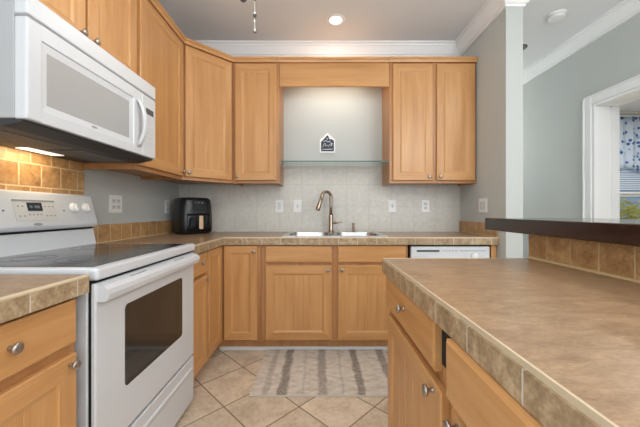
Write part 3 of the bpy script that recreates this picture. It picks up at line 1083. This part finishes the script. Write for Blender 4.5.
for y in (1.030, 1.110, 1.568, 1.648):
    k = MB().lathe([(0, 0), (0.027, 0), (0.028, 0.003), (0.026, 0.006), (0.023, 0.008), (0.022, 0.016), (0.019, 0.018), (0, 0.018)], BGp(y, 0.090, 0), Ns, 28).build('knob', M['white_plastic'], bgd)
    bg_quad(y - 0.0045, y + 0.0045, 0.071, 0.109, 0.0178, 0.024).build('knob_grip', M['white_plastic'], bgd)
mb = MB()
mb.prism([BGp(1.350 + 0.021 * math.cos(2 * PI * k / 24), 0.0105 + 0.0065 * math.sin(2 * PI * k / 24), 0.0) for k in range(24)], Ns * 0.0012)
mb.build('badge', M['mark'], bgd)
# oven door
dr = MB()
F0, F1 = -0.741, -0.724
wy0, wy1, wz0, wz1 = 1.104, 1.567, 0.458, 0.766
yy0, yy1, zz0, zz1 = Y0 + 0.002, Y1 - 0.002, 0.294, 0.878
dr.box(F0, F1, yy0, yy1, zz0, zz1, 0.004)
od = dr.build('oven_door', M['white'], r)
pts = []
for cy_, cz_, a0_ in ((wy1 - 0.018, wz1 - 0.018, 0), (wy0 + 0.018, wz1 - 0.018, PI / 2), (wy0 + 0.018, wz0 + 0.018, PI), (wy1 - 0.018, wz0 + 0.018, 1.5 * PI)):
    pts += [(F1 - 0.002, cy_ + 0.018 * math.cos(a0_ + PI / 2 * k / 6), cz_ + 0.018 * math.sin(a0_ + PI / 2 * k / 6)) for k in range(7)]
MB().prism(pts, (0.0026, 0, 0)).build('oven_window', M['oven_glass'], od)
# handle: a broad sloping bar with end returns
HP = [(F1 - 0.001, 0.874), (F1 + 0.018, 0.870), (F1 + 0.034, 0.858), (F1 + 0.037, 0.842), (F1 + 0.033, 0.824), (F1 + 0.024, 0.818), (F1 + 0.016, 0.832), (F1 + 0.012, 0.852), (F1 - 0.001, 0.860)]
mb = MB().prism([(x, Y0 + 0.012, z) for x, z in HP], (0, Y1 - Y0 - 0.024, 0))
for a in (Y0 + 0.012, Y1 - 0.052):
    mb.prism([(F1 - 0.001, a - 0.002, 0.8745), (F1 + 0.018, a - 0.002, 0.8705), (F1 + 0.0345, a - 0.002, 0.8585), (F1 + 0.0375, a - 0.002, 0.842), (F1 + 0.0335, a - 0.002, 0.8235), (F1 + 0.024, a - 0.002, 0.8175), (F1 - 0.001, a - 0.002, 0.8175)], (0, 0.044, 0))
h = mb.build('handle', M['white'], od)
for c0 in (Y0 + 0.16, Y1 - 0.26):
    mb = MB()
    for k in range(10):
        mb.box(F1 + 0.003, F1 + 0.017, c0 + k * 0.0105, c0 + k * 0.0105 + 0.005, 0.8695, 0.8722)
    mb.build('vent_grille', M['mark'], od)
# storage drawer
mb = MB().box(F0, F1, yy0, yy1, 0.035, 0.282, 0.004)
mb.prism([(F1 - 0.001, yy0 + 0.03, 0.232), (F1 + 0.007, yy0 + 0.03, 0.226), (F1 + 0.007, yy0 + 0.03, 0.214), (F1 - 0.001, yy0 + 0.03, 0.198)], (0, yy1 - yy0 - 0.06, 0), bev=0.002)
mb.build('storage_drawer', M['white'], r)
MB().box(F0 - 0.006, F1 - 0.02, yy0 + 0.01, yy1 - 0.01, 0.282, 0.294).build('drawer_gap', M['gap'], r)

# ================================================================== MICROWAVE
MX, MXB = -0.945, -0.988
r = thing('microwave', 'white over-the-range microwave hung above the stove', 'microwave', (-1.2, YM, 1.39))
MB().box(XW + 0.010, MXB, Y0 + 0.001, Y1 - 0.001, 1.418, 1.828, 0.003).build('body', M['case'], r)
# dark underside pan
up = MB().prism([(XW + 0.010, Y0 + 0.004, 1.4185), (XW + 0.010, Y0 + 0.004, 1.393), (-1.03, Y0 + 0.004, 1.393), (MX - 0.018, Y0 + 0.004, 1.408), (MX - 0.018, Y0 + 0.004, 1.4185)],
                (0, Y1 - Y0 - 0.008, 0)).build('underside_pan', M['under'], r)
for a in (Y0 + 0.04, YM + 0.03):
    MB().box(-1.252, -1.085, a, a + 0.31, 1.3895, 1.3935, 0.001).build('grease_filter', M['filter'], up)
    mb = MB()
    for k in range(9):
        mb.box(-1.244 + k * 0.018, -1.239 + k * 0.018, a + 0.01, a + 0.30, 1.3888, 1.3897)
    mb.build('filter_slats', M['under'], up)
MB().box(-1.325, -1.265, 1.29, 1.47, 1.3895, 1.3932, 0.001).build('cooktop_lamp', M['lens'], up)
area('microwave_lamp', (-1.275, 1.36, 1.386), (0, math.radians(24), 0), 0.05, 0.18, 1.0, (1.0, 0.78, 0.5))
# top vent strip
MB().box(MXB, MX, Y0, Y1, 1.757, 1.828, 0.006, seg=2).build('vent_strip', M['white'], r)
MB().box(MXB, MX - 0.006, Y0 + 0.003, Y1 - 0.003, 1.749, 1.757).build('seam', M['mark'], r)
# door with sunk window
DYE = 1.585
dm = MB()
a0, a1, b0, b1 = 1.036, 1.485, 1.483, 1.667
o0, o1, p0, p1 = 1.013, 1.510, 1.458, 1.695
dm.box(MXB + 0.001, MX, Y0, o0, 1.415, 1.749, 0.006, seg=2).box(MXB + 0.001, MX, o1, DYE, 1.415, 1.749, 0.004)
dm.box(MXB + 0.001, MX - 0.0002, o0 - 0.006, o1 + 0.005, 1.415, p0, 0.002).box(MXB + 0.001, MX - 0.0002, o0 - 0.006, o1 + 0.005, p1, 1.749, 0.002)


def frame_slope(mb, x_o, x_i):
    O = [(o0, p0), (o1, p0), (o1, p1), (o0, p1)]
    I = [(a0, b0), (a1, b0), (a1, b1), (a0, b1)]
    for k in range(4):
        k2 = (k + 1) % 4
        mb.poly([(x_o, *O[k]), (x_o, *O[k2]), (x_i, *I[k2]), (x_i, *I[k])])


frame_slope(dm, MX - 0.0045, MX - 0.008)
md = dm.build('door', M['white'], r, fixn=True)
MB().box(MXB + 0.002, MX - 0.0085, a0 - 0.003, a1 + 0.003, b0 - 0.003, b1 + 0.003).build('window', M['mw_window'], md)
MB().prism([(MX - 0.0075, 1.254 + 0.016 * math.cos(2 * PI * k / 24), 1.4705 + 0.005 * math.sin(2 * PI * k / 24)) for k in range(24)], (0.0022, 0, 0)).build('badge', M['mark'], md)
# bow handle
pts = []
for k in range(15):
    t = k / 14
    pts.append((MX - 0.002 + 0.040 * math.sin(PI * t) ** 0.7, 1.548, 1.455 + 0.245 * t))
mb = MB()
rings = []
for i, p in enumerate(pts):
    p = Vector(p)
    t = (Vector(pts[min(i + 1, 14)]) - Vector(pts[max(i - 1, 0)])).normalized()
    nn = Vector((t.z, 0, -t.x))
    rings.append([p + Vector((0, 1, 0)) * (0.016 * math.cos(a)) + nn * (0.008 * math.sin(a)) for a in [2 * PI * k / 12 for k in range(12)]])
mb.ring_loft(rings)
mb.build('handle', M['white'], md)
# control strip
cp = MB().box(MXB + 0.001, MX - 0.001, DYE + 0.002, Y1, 1.415, 1.749, 0.004).build('control_panel', M['white'], r)
MB().box(MX - 0.0012, MX + 0.0002, 1.618, 1.690, 1.650, 1.682).build('display', M['darkmark'], cp)
for row_ in range(6):
    for c0 in (1.620, 1.646, 1.672):
        z = 1.625 - row_ * 0.026
        MB().box(MX - 0.0012, MX, c0, c0 + 0.017, z - 0.006, z + 0.006).build('touch_button', M['offwhite'], cp)

# ================================================================== DISHWASHER
r = thing('dishwasher', 'white built-in dishwasher under the back worktop, mostly hidden by the peninsula', 'dishwasher', (1.01, YW, 0))
MB().box(0.716, 1.316, FB + 0.012, YW - 0.03, 0.0, 0.852).build('tub', M['gap'], r)
MB().box(0.712, 1.320, FB - 0.018, FB + 0.012, 0.11, 0.715, 0.004).build('door', M['white'], r)
cpn = MB().box(0.712, 1.320, FB - 0.024, FB + 0.012, 0.722, 0.842, 0.005).build('control_panel', M['white'], r)
MB().box(0.755, 0.930, FB - 0.0252, FB - 0.0236, 0.800, 0.816).build('vent_slot', M['darkmark'], cpn)
for k in range(5):
    MB().box(0.955 + k * 0.024, 0.971 + k * 0.024, FB - 0.0252, FB - 0.0236, 0.806, 0.812).build('indicator', M['mark'], cpn)
MB().box(1.085, 1.290, FB - 0.0250, FB - 0.0236, 0.8065, 0.8115).build('marking_strip', M['mark'], cpn)
MB().lathe([(0, 0), (0.030, 0), (0.031, 0.006), (0.026, 0.012), (0.012, 0.024), (0, 0.024)], (1.203, FB - 0.024, 0.765), (0, -1, 0), 28).build('dial', M['white_plastic'], cpn)
MB().box(0.716, 1.316, FB + TK, FB + TK + 0.01, 0.0, 0.105).build('toe_panel', M['gap'], r)

# ================================================================== SINK, FAUCET
r = thing('kitchen_sink', 'stainless steel double bowl sink set in the back worktop', 'sink', (0.1275, 2.575, HC))
zr = HC + 0.004
ox0, ox1, oy0, oy1 = SX0 - 0.016, SX1 + 0.016, SY0 - 0.016, 2.855
bowls = ((SX0 + 0.024, 0.108, SY0 + 0.020, 2.755), (0.148, SX1 - 0.024, SY0 + 0.020, 2.755))


def rr(b_, inset, z, rad, n=10):
    bx0, bx1, by0, by1 = b_
    out = []
    for cx_, cy_, a0_ in ((bx1 - inset - rad, by1 - inset - rad, 0), (bx0 + inset + rad, by1 - inset - rad, PI / 2), (bx0 + inset + rad, by0 + inset + rad, PI), (bx1 - inset - rad, by0 + inset + rad, 1.5 * PI)):
        for k in range(n + 1):
            a = a0_ + PI / 2 * k / n
            out.append((cx_ + rad * math.cos(a), cy_ + rad * math.sin(a), z))
    return out


mb = MB()
mid = 0.128
for b_, (qx0, qx1) in zip(bowls, ((ox0, mid), (mid, ox1))):
    inner = rr(b_, 0.0, zr, 0.095)
    ccx, ccy = (b_[0] + b_[1]) / 2, (b_[2] + b_[3]) / 2
    outer = []
    for k, (x, y, z) in enumerate(inner):
        q_, t_ = divmod(k, 11)
        if t_ == 5:
            outer.append(((qx1, qx0, qx0, qx1)[q_], (oy1, oy1, oy0, oy0)[q_], zr))
            continue
        side_x = (t_ < 5) == (q_ in (0, 2))
        if side_x:
            outer.append(((qx1, qx0, qx0, qx1)[q_], y + (0 if t_ in (0, 10) else ((oy1 if q_ < 2 else oy0) - y) * (1 - abs(t_ - 5) / 5)), zr))
        else:
            outer.append((x + (0 if t_ in (0, 10) else ((qx1, qx0, qx0, qx1)[q_] - x) * (1 - abs(t_ - 5) / 5)), (oy1, oy1, oy0, oy0)[q_], zr))
    n_ = len(inner)
    for k in range(n_):
        k2 = (k + 1) % n_
        mb.poly([outer[k], outer[k2], inner[k2], inner[k]])
        mb.poly([outer[k], outer[k2], (outer[k2][0], outer[k2][1], HC + 0.0003), (outer[k][0], outer[k][1], HC + 0.0003)])
bmesh.ops.remove_doubles(mb.bm, verts=mb.bm.verts[:], dist=1e-5)
mb.build('rim', M['steel'], r)
for b_ in bowls:
    mb = MB().ring_loft([rr(b_, 0.0, zr - 0.0003, 0.095), rr(b_, 0.003, zr - 0.010, 0.095), rr(b_, 0.012, HC - 0.15, 0.09), rr(b_, 0.03, HC - 0.178, 0.08), rr(b_, 0.06, HC - 0.185, 0.06)], cap0=False)
    b = mb.build('bowl', M['steel'], r)
    MB().lathe([(0, 0), (0.042, 0), (0.042, 0.003), (0.03, 0.003), (0.028, 0.001), (0, 0.001)], ((b_[0] + b_[1]) / 2, (b_[2] + b_[3]) / 2 + 0.02, HC - 0.1848), n=24).build('drain', M['nickel'], b)

FXp, FYp = 0.113, 2.805
r = thing('faucet', 'tall bronze nickel gooseneck faucet behind the sink', 'faucet', (FXp, FYp, zr))
MB().lathe([(0, 0), (0.030, 0), (0.030, 0.006), (0.024, 0.012), (0.020, 0.018), (0.020, 0.155), (0.018, 0.162), (0.0, 0.162)], (FXp, FYp, zr), n=24).build('body', M['faucet'], r)
sd = Vector((-0.80, -0.60, 0)).normalized()
R_ = 0.054
path = [Vector((FXp, FYp, zr + 0.15)), Vector((FXp, FYp, zr + 0.25)), Vector((FXp, FYp, zr + 0.325))]
c_ = Vector((FXp, FYp, zr + 0.325)) + sd * R_
for k in range(1, 13):
    a = PI * (1 - k / 12 * 0.99)
    path.append(c_ + sd * (R_ * math.cos(a)) + Vector((0, 0, R_ * math.sin(a))))
end = path[-1]
dn = (path[-1] - path[-2] + sd * 0.0035).normalized()
path.append(end + dn * 0.03)
MB().tube(path, 0.0145, 16).build('spout', M['faucet'], r)
s0 = end + dn * 0.02
MB().lathe([(0, 0), (0.0155, 0), (0.0165, 0.02), (0.0195, 0.085), (0.0205, 0.108), (0.016, 0.112), (0, 0.112)], s0, dn, 20).build('spray_head', M['faucet'], r)
lv = MB().tube([(FXp + 0.016, FYp, zr + 0.085), (FXp + 0.045, FYp, zr + 0.087)], 0.012, 14)
lv.tube([(FXp + 0.045, FYp, zr + 0.087), (FXp + 0.062, FYp - 0.004, zr + 0.088), (FXp + 0.105, FYp - 0.012, zr + 0.092)], [0.010, 0.0075, 0.006], 12)
lv.build('lever', M['faucet'], r)

SXp = 0.326
r = thing('soap_dispenser', 'short bronze nickel soap pump at the back of the sink', 'soap dispenser', (SXp, 2.805, zr))
MB().lathe([(0, 0), (0.020, 0), (0.020, 0.005), (0.013, 0.009), (0.013, 0.050), (0.009, 0.052), (0.009, 0.068), (0.014, 0.070), (0.014, 0.082), (0, 0.083)], (SXp, 2.805, zr), n=20).build('pump', M['faucet'], r)
MB().tube([(SXp, 2.805, zr + 0.076), (SXp - 0.006, 2.77, zr + 0.077), (SXp - 0.008, 2.752, zr + 0.070)], 0.006, 10).build('nozzle', M['faucet'], r)

# ================================================================== AIR FRYER
r = thing('air_fryer', 'black air fryer with a pale gold handle in the worktop corner', 'air fryer', (-1.145, 2.675, HC + 0.0005), rz=PI / 4)


def sup(a, b, z, n=48, e=4.2, y0=0.0):
    out = []
    for k in range(n):
        t = 2 * PI * k / n
        c, s = math.cos(t), math.sin(t)
        out.append((a * math.copysign(abs(c) ** (2 / e), c), y0 + b * math.copysign(abs(s) ** (2 / e), s), z))
    return out


HB = 0.318
bd = MB().ring_loft([sup(0.118, 0.118, 0.0), sup(0.128, 0.128, 0.006), sup(0.142, 0.142, 0.018), sup(0.147, 0.147, 0.06), sup(0.146, 0.146, 0.150), sup(0.141, 0.141, 0.24),
                     sup(0.135, 0.135, 0.292), sup(0.128, 0.128, 0.308), sup(0.112, 0.112, HB)]).build('body', M['blackp'], r, local=True)
# basket front (local -y faces the room)
mb = MB()
rows = []
for z, rr_ in ((0.030, 0.1465), (0.06, 0.149), (0.15, 0.1485), (0.178, 0.1475)):
    rows.append([(x, -math.sqrt(1) * (rr_ + 0.0025) * (1 - abs(x / 0.165) ** 4.2) ** (1 / 4.2), z) for x in [-0.10 + 0.2 * k / 16 for k in range(17)]])
for a, b in zip(rows, rows[1:]):
    for k in range(16):
        mb.poly([a[k], a[k + 1], b[k + 1], b[k]], smooth=True)
bmesh.ops.remove_doubles(mb.bm, verts=mb.bm.verts[:], dist=1e-5)
o = mb.build('basket_front', M['blackgloss'], r, local=True)
so = o.modifiers.new('thick', 'SOLIDIFY')
so.thickness = 0.008
so.offset = 0
MB().box(-0.022, 0.022, -0.190, -0.146, 0.050, 0.162, 0.010, seg=3).build('handle_grip', M['blackp'], r, local=True)
MB().box(-0.0165, 0.0165, -0.1945, -0.188, 0.046, 0.160, 0.003, seg=2).build('handle', M['gold'], r, local=True)
mb = MB()
mb.prism([(-0.055, -0.1470, 0.205), (0.055, -0.1470, 0.205), (0.052, -0.1415, 0.285), (-0.052, -0.1415, 0.285)], (0, 0.012, 0))
pn = mb.build('touch_panel', M['blackgloss'], r, local=True)
for k, x in enumerate((-0.03, 0.0, 0.03)):
    MB().lathe([(0, 0), (0.0045, 0), (0.0045, 0.0012), (0, 0.0012)], (x, -0.1427, 0.272), (0, -1, 0), 12).build('indicator_dot', M['mark'], pn, local=True)
MB().box(-0.07, 0.07, 0.135, 0.158, 0.12, 0.25, 0.006).build('rear_vent', M['blackp'], r, local=True)

# ================================================================== SHELF, SIGN, PLATES
r = thing('glass_shelf', 'long clear glass shelf with greenish edge above the sink', 'shelf', (0.136, 2.78, 1.553))
MB().box(-0.347, 0.619, FY + 0.012, YW - 0.002, 1.552, 1.561).build('pane', M['glass'], r)
MB().box(-0.347, 0.619, FY + 0.008, FY + 0.012, 1.552, 1.561).build('polished_edge', M['glass_edge'], r)
for x in (-0.3475, 0.6075):
    for y in (FY + 0.06, YW - 0.06):
        MB().box(x, x + 0.012, y - 0.006, y + 0.006, 1.5435, 1.552, 0.001).build('support_peg', M['nickel'], r)

r = thing('house_sign', 'small white house-shaped sign with navy print hung above the glass shelf', 'sign', (0.083, YW, 1.69))
zs = 1.688
hx, hw = 0.083, 0.076
MB().prism([(hx - hw, YW - 0.001, zs), (hx + hw, YW - 0.001, zs), (hx + hw, YW - 0.001, zs + 0.125), (hx, YW - 0.001, zs + 0.196), (hx - hw, YW - 0.001, zs + 0.125)], (0, -0.012, 0)).build('board', M['paper'], r)
k = 0.8
MB().prism([(hx - 0.063, YW - 0.0129, zs + 0.014), (hx + 0.063, YW - 0.0129, zs + 0.014), (hx + 0.063, YW - 0.0129, zs + 0.116), (hx + 0.046, YW - 0.0129, zs + 0.130), (hx + 0.020, YW - 0.0129, zs + 0.132),
          (hx + 0.004, YW - 0.0129, zs + 0.172), (hx - 0.014, YW - 0.0129, zs + 0.158), (hx - 0.036, YW - 0.0129, zs + 0.132), (hx - 0.063, YW - 0.0129, zs + 0.104)], (0, -0.0012, 0)).build('navy_print', M['navy'], r)
mb = MB()
for st_ in ([(-0.045, 0.055), (-0.035, 0.085), (-0.018, 0.092), (-0.024, 0.062), (-0.005, 0.075), (0.008, 0.058), (0.020, 0.082), (0.034, 0.064), (0.048, 0.092)],
            [(-0.04, 0.108), (-0.012, 0.118), (0.002, 0.104), (0.028, 0.112)], [(-0.01, 0.142), (0.004, 0.13)], [(-0.05, 0.032), (0.05, 0.034)], [(0.03, 0.1), (0.045, 0.075)]):
    mb.tube([(hx + a, YW - 0.0142, zs + b) for a, b in st_], 0.0032, 6)
mb.build('white_strokes', M['paper'], r)

OG = 'white switch and outlet plates'


def plate(label, pos, u, n, gangs, kind):
    r_ = thing('outlet_plate' if kind != 'switch' else 'switch_plate', label, 'outlet' if kind != 'switch' else 'light switch', pos, OG)
    P_ = frame_pt(pos, u, n)
    w = 0.038 + 0.0225 * (gangs - 1) + 0.001
    hh = 0.060

    def bx(a0_, a1_, v0, v1, w0, w1, nm, m_):
        mb_ = MB()
        mb_.prism([P_(a0_, v0, w0), P_(a1_, v0, w0), P_(a1_, v1, w0), P_(a0_, v1, w0)], (P_(0, 0, 1) - P_(0, 0, 0)) * (w1 - w0), bev=min(0.0015, (w1 - w0) / 3))
        return mb_.build(nm, m_, r_)
    bx(-w, w, -hh, hh, 0, 0.006, 'plate', M['white_plastic'])
    for g in range(gangs):
        c0 = (g - (gangs - 1) / 2) * 0.046
        if kind == 'outlet':
            for v in (-0.020, 0.020):
                q_ = bx(c0 - 0.0165, c0 + 0.0165, v - 0.014, v + 0.014, 0.0055, 0.008, 'socket', M['offwhite'])
                mb_ = MB()
                for s_ in (-0.006, 0.006):
                    mb_.prism([P_(c0 + s_ - 0.0012, v - 0.003, 0.008), P_(c0 + s_ + 0.0012, v - 0.003, 0.008), P_(c0 + s_ + 0.0012, v + 0.006, 0.008), P_(c0 + s_ - 0.0012, v + 0.006, 0.008)], (P_(0, 0, 1) - P_(0, 0, 0)) * 0.0004)
                mb_.build('slots', M['darkmark'], q_)
        elif kind == 'rocker':
            bx(c0 - 0.0165, c0 + 0.0165, -0.033, 0.033, 0.0055, 0.009, 'rocker', M['offwhite'])
        else:
            bx(c0 - 0.006, c0 + 0.006, -0.014, 0.014, 0.0055, 0.0075, 'toggle_slot', M['mark'])
            bx(c0 - 0.004, c0 + 0.004, 0.000, 0.010, 0.007, 0.018, 'toggle', M['white_plastic'])
    return r_


plate('white double plate on the grey wall, nearest the stove', (XW + 0.0005, 1.990, 1.163), (0, 1, 0), (1, 0, 0), 2, 'outlet')
plate('white single plate on the grey wall beside the black air fryer', (XW + 0.0005, 2.665, 1.155), (0, 1, 0), (1, 0, 0), 1, 'outlet')
YT = YW - 0.0085
plate('white rocker plate on pale tile under the narrow wall cabinet, between air fryer and faucet', (-0.388, YT, 1.166), (1, 0, 0), (0, -1, 0), 1, 'rocker')
plate('white toggle switch plate on pale tile closest to the faucet, over the sink edge', (-0.211, YT, 1.166), (1, 0, 0), (0, -1, 0), 1, 'switch')
plate('white toggle switch plate on pale tile beneath the two-door wall cabinet', (0.717, YT, 1.166), (1, 0, 0), (0, -1, 0), 1, 'switch')
plate('white outlet plate on pale tile beneath the two-door wall cabinet', (1.042, YT, 1.166), (1, 0, 0), (0, -1, 0), 1, 'outlet')
plate('white double rocker plate on the grey right wall behind the dark bar end', (XR - 0.0005, 2.49, 1.163), (0, 1, 0), (-1, 0, 0), 2, 'rocker')

# ================================================================== RUG
r = thing('rug', 'small beige rug with worn grey stripes lying before the sink cabinet', 'rug', (0.05, 2.08, 0))
MB().box(-0.421, 0.53, 1.783, 2.368, 0.0005, 0.009, 0.002).build('pile', M['rug'], r, local=False)
MB().box(-0.423, 0.532, 1.774, 1.783, 0.0005, 0.009, 0.002).build('hem', M['rug_hem'], r)

# ================================================================== CEILING FIXTURES
def downlight(label, x, y, lit=True, power=3.0):
    r_ = thing('recessed_light', label, 'ceiling light', (x, y, ZC), 'recessed ceiling lights')
    MB().lathe([(0.052, -0.0005), (0.052, -0.004), (0.060, -0.007), (0.074, -0.006), (0.080, -0.0005)], (x, y, ZC), n=32).build('trim_ring', M['trim'] if lit else M['dark_can'], r_)
    MB().lathe([(0, -0.0015), (0.052, -0.0015), (0.052, -0.0005), (0, -0.0005)], (x, y, ZC), n=32).build('lens', M['can'] if lit else M['dark_can'], r_)
    if lit:
        area('recessed_lamp', (x, y, ZC - 0.012), (0, 0, 0), 0.10, 0.10, power, (1.0, 0.97, 0.93), 'DISK')


downlight('lit round recessed light in the kitchen ceiling above the sink wall', 0.143, 2.52)
downlight('unlit round recessed light in the hall ceiling, half hidden by the wall end', 1.99, 2.96, False)
# another kitchen light behind the camera, and an unseen one added for the hall
for x, y, p in ((0.143, -0.4, 8), (1.95, 0.6, 9)):
    area('recessed_lamp', (x, y, ZC - 0.012), (0, 0, 0), 0.10, 0.10, p, (1.0, 0.97, 0.93), 'DISK')

r = thing('smoke_detector', 'round white smoke detector on the hall ceiling', 'smoke detector', (1.965, 2.45, ZC))
MB().lathe([(0, 0), (0.070, 0), (0.070, -0.010), (0.0, -0.010)], (1.965, 2.45, ZC), n=36).build('base', M['white_plastic'], r)
MB().lathe([(0.066, -0.010), (0.062, -0.020), (0.064, -0.022), (0.058, -0.036), (0.045, -0.042), (0, -0.043)], (1.965, 2.45, ZC), n=36).build('cover', M['white_plastic'], r)
MB().lathe([(0.0645, -0.0205), (0.0655, -0.0205), (0.0655, -0.0225), (0.0645, -0.0225)], (1.965, 2.45, ZC), n=36).build('vent_gap', M['mark'], r)

# ceiling fan: only its pull chain and the tip of its light show
fx, fy = -0.318, 1.24
r = thing('ceiling_fan', 'ceiling fan showing only a beaded metal pull chain hanging into view', 'ceiling fan', (fx, fy, ZC))
MB().lathe([(0, 0), (0.07, 0), (0.065, -0.03), (0.03, -0.06), (0.012, -0.07), (0.012, -0.20), (0.05, -0.21), (0.10, -0.235), (0.11, -0.29), (0.10, -0.33), (0.05, -0.35), (0.05, -0.476), (0, -0.476)], (fx, fy, ZC), n=32).build('motor', M['nickel'], r)
for k in range(5):
    a = PI / 2 + PI / 5 + k * 2 * PI / 5
    ca, sa = math.cos(a), math.sin(a)

    def bp_(u, v, z):
        return (fx + ca * u - sa * v, fy + sa * u + ca * v, ZC + z)
    MB().prism([bp_(0.20, -0.05, -0.285), bp_(0.50, -0.065, -0.285), bp_(0.53, -0.045, -0.285), bp_(0.53, 0.045, -0.280), bp_(0.50, 0.065, -0.278), bp_(0.20, 0.05, -0.278)], (0, 0, 0.006)).build('blade', M['darkwood'], r)
    MB().prism([bp_(0.09, -0.015, -0.29), bp_(0.24, -0.02, -0.29), bp_(0.24, 0.02, -0.288), bp_(0.09, 0.015, -0.288)], (0, 0, 0.005)).build('blade_bracket', M['nickel'], r)
MB().lathe([(0.055, -0.476), (0.12, -0.496), (0.135, -0.536), (0.12, -0.596), (0.07, -0.676), (0.02, -0.711), (0, -0.713)], (fx, fy, ZC), n=32).build('light_bowl', M['shade'], r)
MB().lathe([(0, -0.706), (0.014, -0.708), (0.018, -0.724), (0.017, -0.738), (0.010, -0.747), (0, -0.750)], (fx, fy, ZC), n=20).build('finial', M['darkmark'], r)
cx_, cy_ = fx + 0.049, fy + 0.0
mb = MB()
z_ = ZC - 0.39
zb_ = CH + (211.2 - 33) * cy_ / 296
while z_ > zb_ + 0.05:
    mb.lathe([(0, -0.0028), (0.0022, -0.0015), (0.0022, 0.0015), (0, 0.0028)], (cx_, cy_, z_), n=6)
    z_ -= 0.0075
mb.tube([(cx_, cy_, ZC - 0.39), (cx_, cy_, zb_ + 0.045)], 0.0009, 6)
pc = mb.build('pull_chain', M['nickel'], r)
for zz in (zb_ + 0.145, zb_ + 0.075):
    MB().lathe([(0, -0.009), (0.006, -0.007), (0.008, 0), (0.005, 0.008), (0, 0.009)], (cx_, cy_, zz), n=12).build('chain_bead', M['darkmark'], pc)
MB().lathe([(0, 0.056), (0.004, 0.052), (0.005, 0.036), (0.006, 0.022), (0.009, 0.012), (0.008, 0.003), (0, 0.0)], (cx_, cy_, zb_), n=14).build('chain_fob', M['nickel'], pc)

# ================================================================== SIDE ROOM AND OUTDOORS
r = thing('window_valance', 'blue floral cloth valance over the side room window', 'curtain', (5.15, YF - 0.06, 2.68))
mb = MB()
rows = []
nx = 90
for j in range(9):
    z = 2.66 - 0.86 * j / 8
    row = []
    for i in range(nx + 1):
        x = 4.40 + 1.5 * i / nx
        amp = 0.010 + 0.016 * j / 8
        row.append((x, YF - 0.055 - amp * math.sin(i * 0.62) - 0.006 * math.sin(i * 1.7 + j), z + (0.03 * math.sin(i * 0.21) if j == 8 else 0)))
    rows.append(row)
for a, b in zip(rows, rows[1:]):
    for i in range(nx):
        mb.poly([a[i], a[i + 1], b[i + 1], b[i]], smooth=True)
bmesh.ops.remove_doubles(mb.bm, verts=mb.bm.verts[:], dist=1e-5)
o = mb.build('cloth', M['curtain'], r)
so = o.modifiers.new('thick', 'SOLIDIFY')
so.thickness = 0.003
MB().tube([(4.36, YF - 0.06, 2.672), (5.94, YF - 0.06, 2.672)], 0.012, 12).build('rod', M['trim'], r)

r = thing('window_blind', 'white slatted blind covering the upper half of the side room window', 'blind', (5.15, YF + 0.0, 2.28))
MB().box(WX0 + 0.01, WX1 - 0.01, YF - 0.008, YF + 0.026, 2.25, 2.295).build('headrail', M['blind'], r)
mb = MB()
z = 2.235
while z > 1.45:
    mb.prism([(WX0 + 0.012, YF - 0.006, z - 0.009), (WX0 + 0.012, YF + 0.026, z + 0.012), (WX0 + 0.012, YF + 0.026, z + 0.014), (WX0 + 0.012, YF - 0.006, z - 0.007)], (WX1 - WX0 - 0.024, 0, 0))
    z -= 0.036
mb.build('slats', M['blind'], r)
MB().box(WX0 + 0.012, WX1 - 0.012, YF - 0.005, YF + 0.023, 1.405, 1.435).build('bottom_rail', M['blind'], r)

r = thing('neighbour_house', 'blue-grey house beyond the side room window', 'house', (9.0, 12.5, -0.3))
mb = MB()
for k in range(16):
    mb.prism([(5.5, 12.0, -0.3 + k * 0.25), (5.5, 11.97, -0.3 + k * 0.25), (5.5, 12.0, -0.05 + k * 0.25)], (8, 0, 0))
mb.box(5.5, 13.5, 12.0, 14.5, -0.3, 3.7)
mb.build('wall', M['siding'], r)
MB().prism([(5.2, 11.6, 3.7), (5.2, 14.9, 3.7), (5.2, 13.25, 5.0)], (8.6, 0, 0)).build('roof', M['darkmark'], r)


def shrub(label, x, y, h, w, m_, seed):
    rnd = random.Random(seed)
    r_ = thing('shrub', label, 'shrub', (x, y, -0.3), 'shrubs outside the side room window')
    mb_ = MB()
    for k_ in range(5):
        a_ = rnd.uniform(0, 2 * PI)
        mb_.tube([(x, y, -0.3), (x + 0.1 * math.cos(a_), y + 0.1 * math.sin(a_), h * 0.3), (x + w * 0.6 * math.cos(a_), y + w * 0.6 * math.sin(a_), h * 0.75)], [0.02, 0.014, 0.006], 6)
    mb_.build('stems', M['bark'], r_)
    mb_ = MB()
    for k_ in range(1100):
        d_ = Vector((rnd.gauss(0, 1), rnd.gauss(0, 1), rnd.gauss(0, 1))).normalized() * (rnd.random() ** 0.4)
        p_ = Vector((x + d_.x * w, y + d_.y * w, h * 0.45 + d_.z * h * 0.55))
        u_ = Vector((rnd.gauss(0, 1), rnd.gauss(0, 1), rnd.gauss(0, 1))).normalized() * rnd.uniform(0.045, 0.08)
        v_ = u_.orthogonal().normalized() * rnd.uniform(0.02, 0.035)
        mb_.poly([p_ - u_, p_ + v_, p_ + u_, p_ - v_])
    mb_.build('leaves', m_, r_, fixn=False)


shrub('yellow-green shrub outside the side room window, close to the door jamb', 5.85, 5.75, 1.42, 0.34, M['leaf_y'], 1)
shrub('yellow-green shrub outside the side room window, farther from the door jamb', 6.68, 6.0, 1.46, 0.42, M['leaf_y'], 2)
shrub('dark green shrub outside the side room window behind the yellow ones', 6.6, 7.2, 1.25, 0.5, M['leaf_g'], 3)
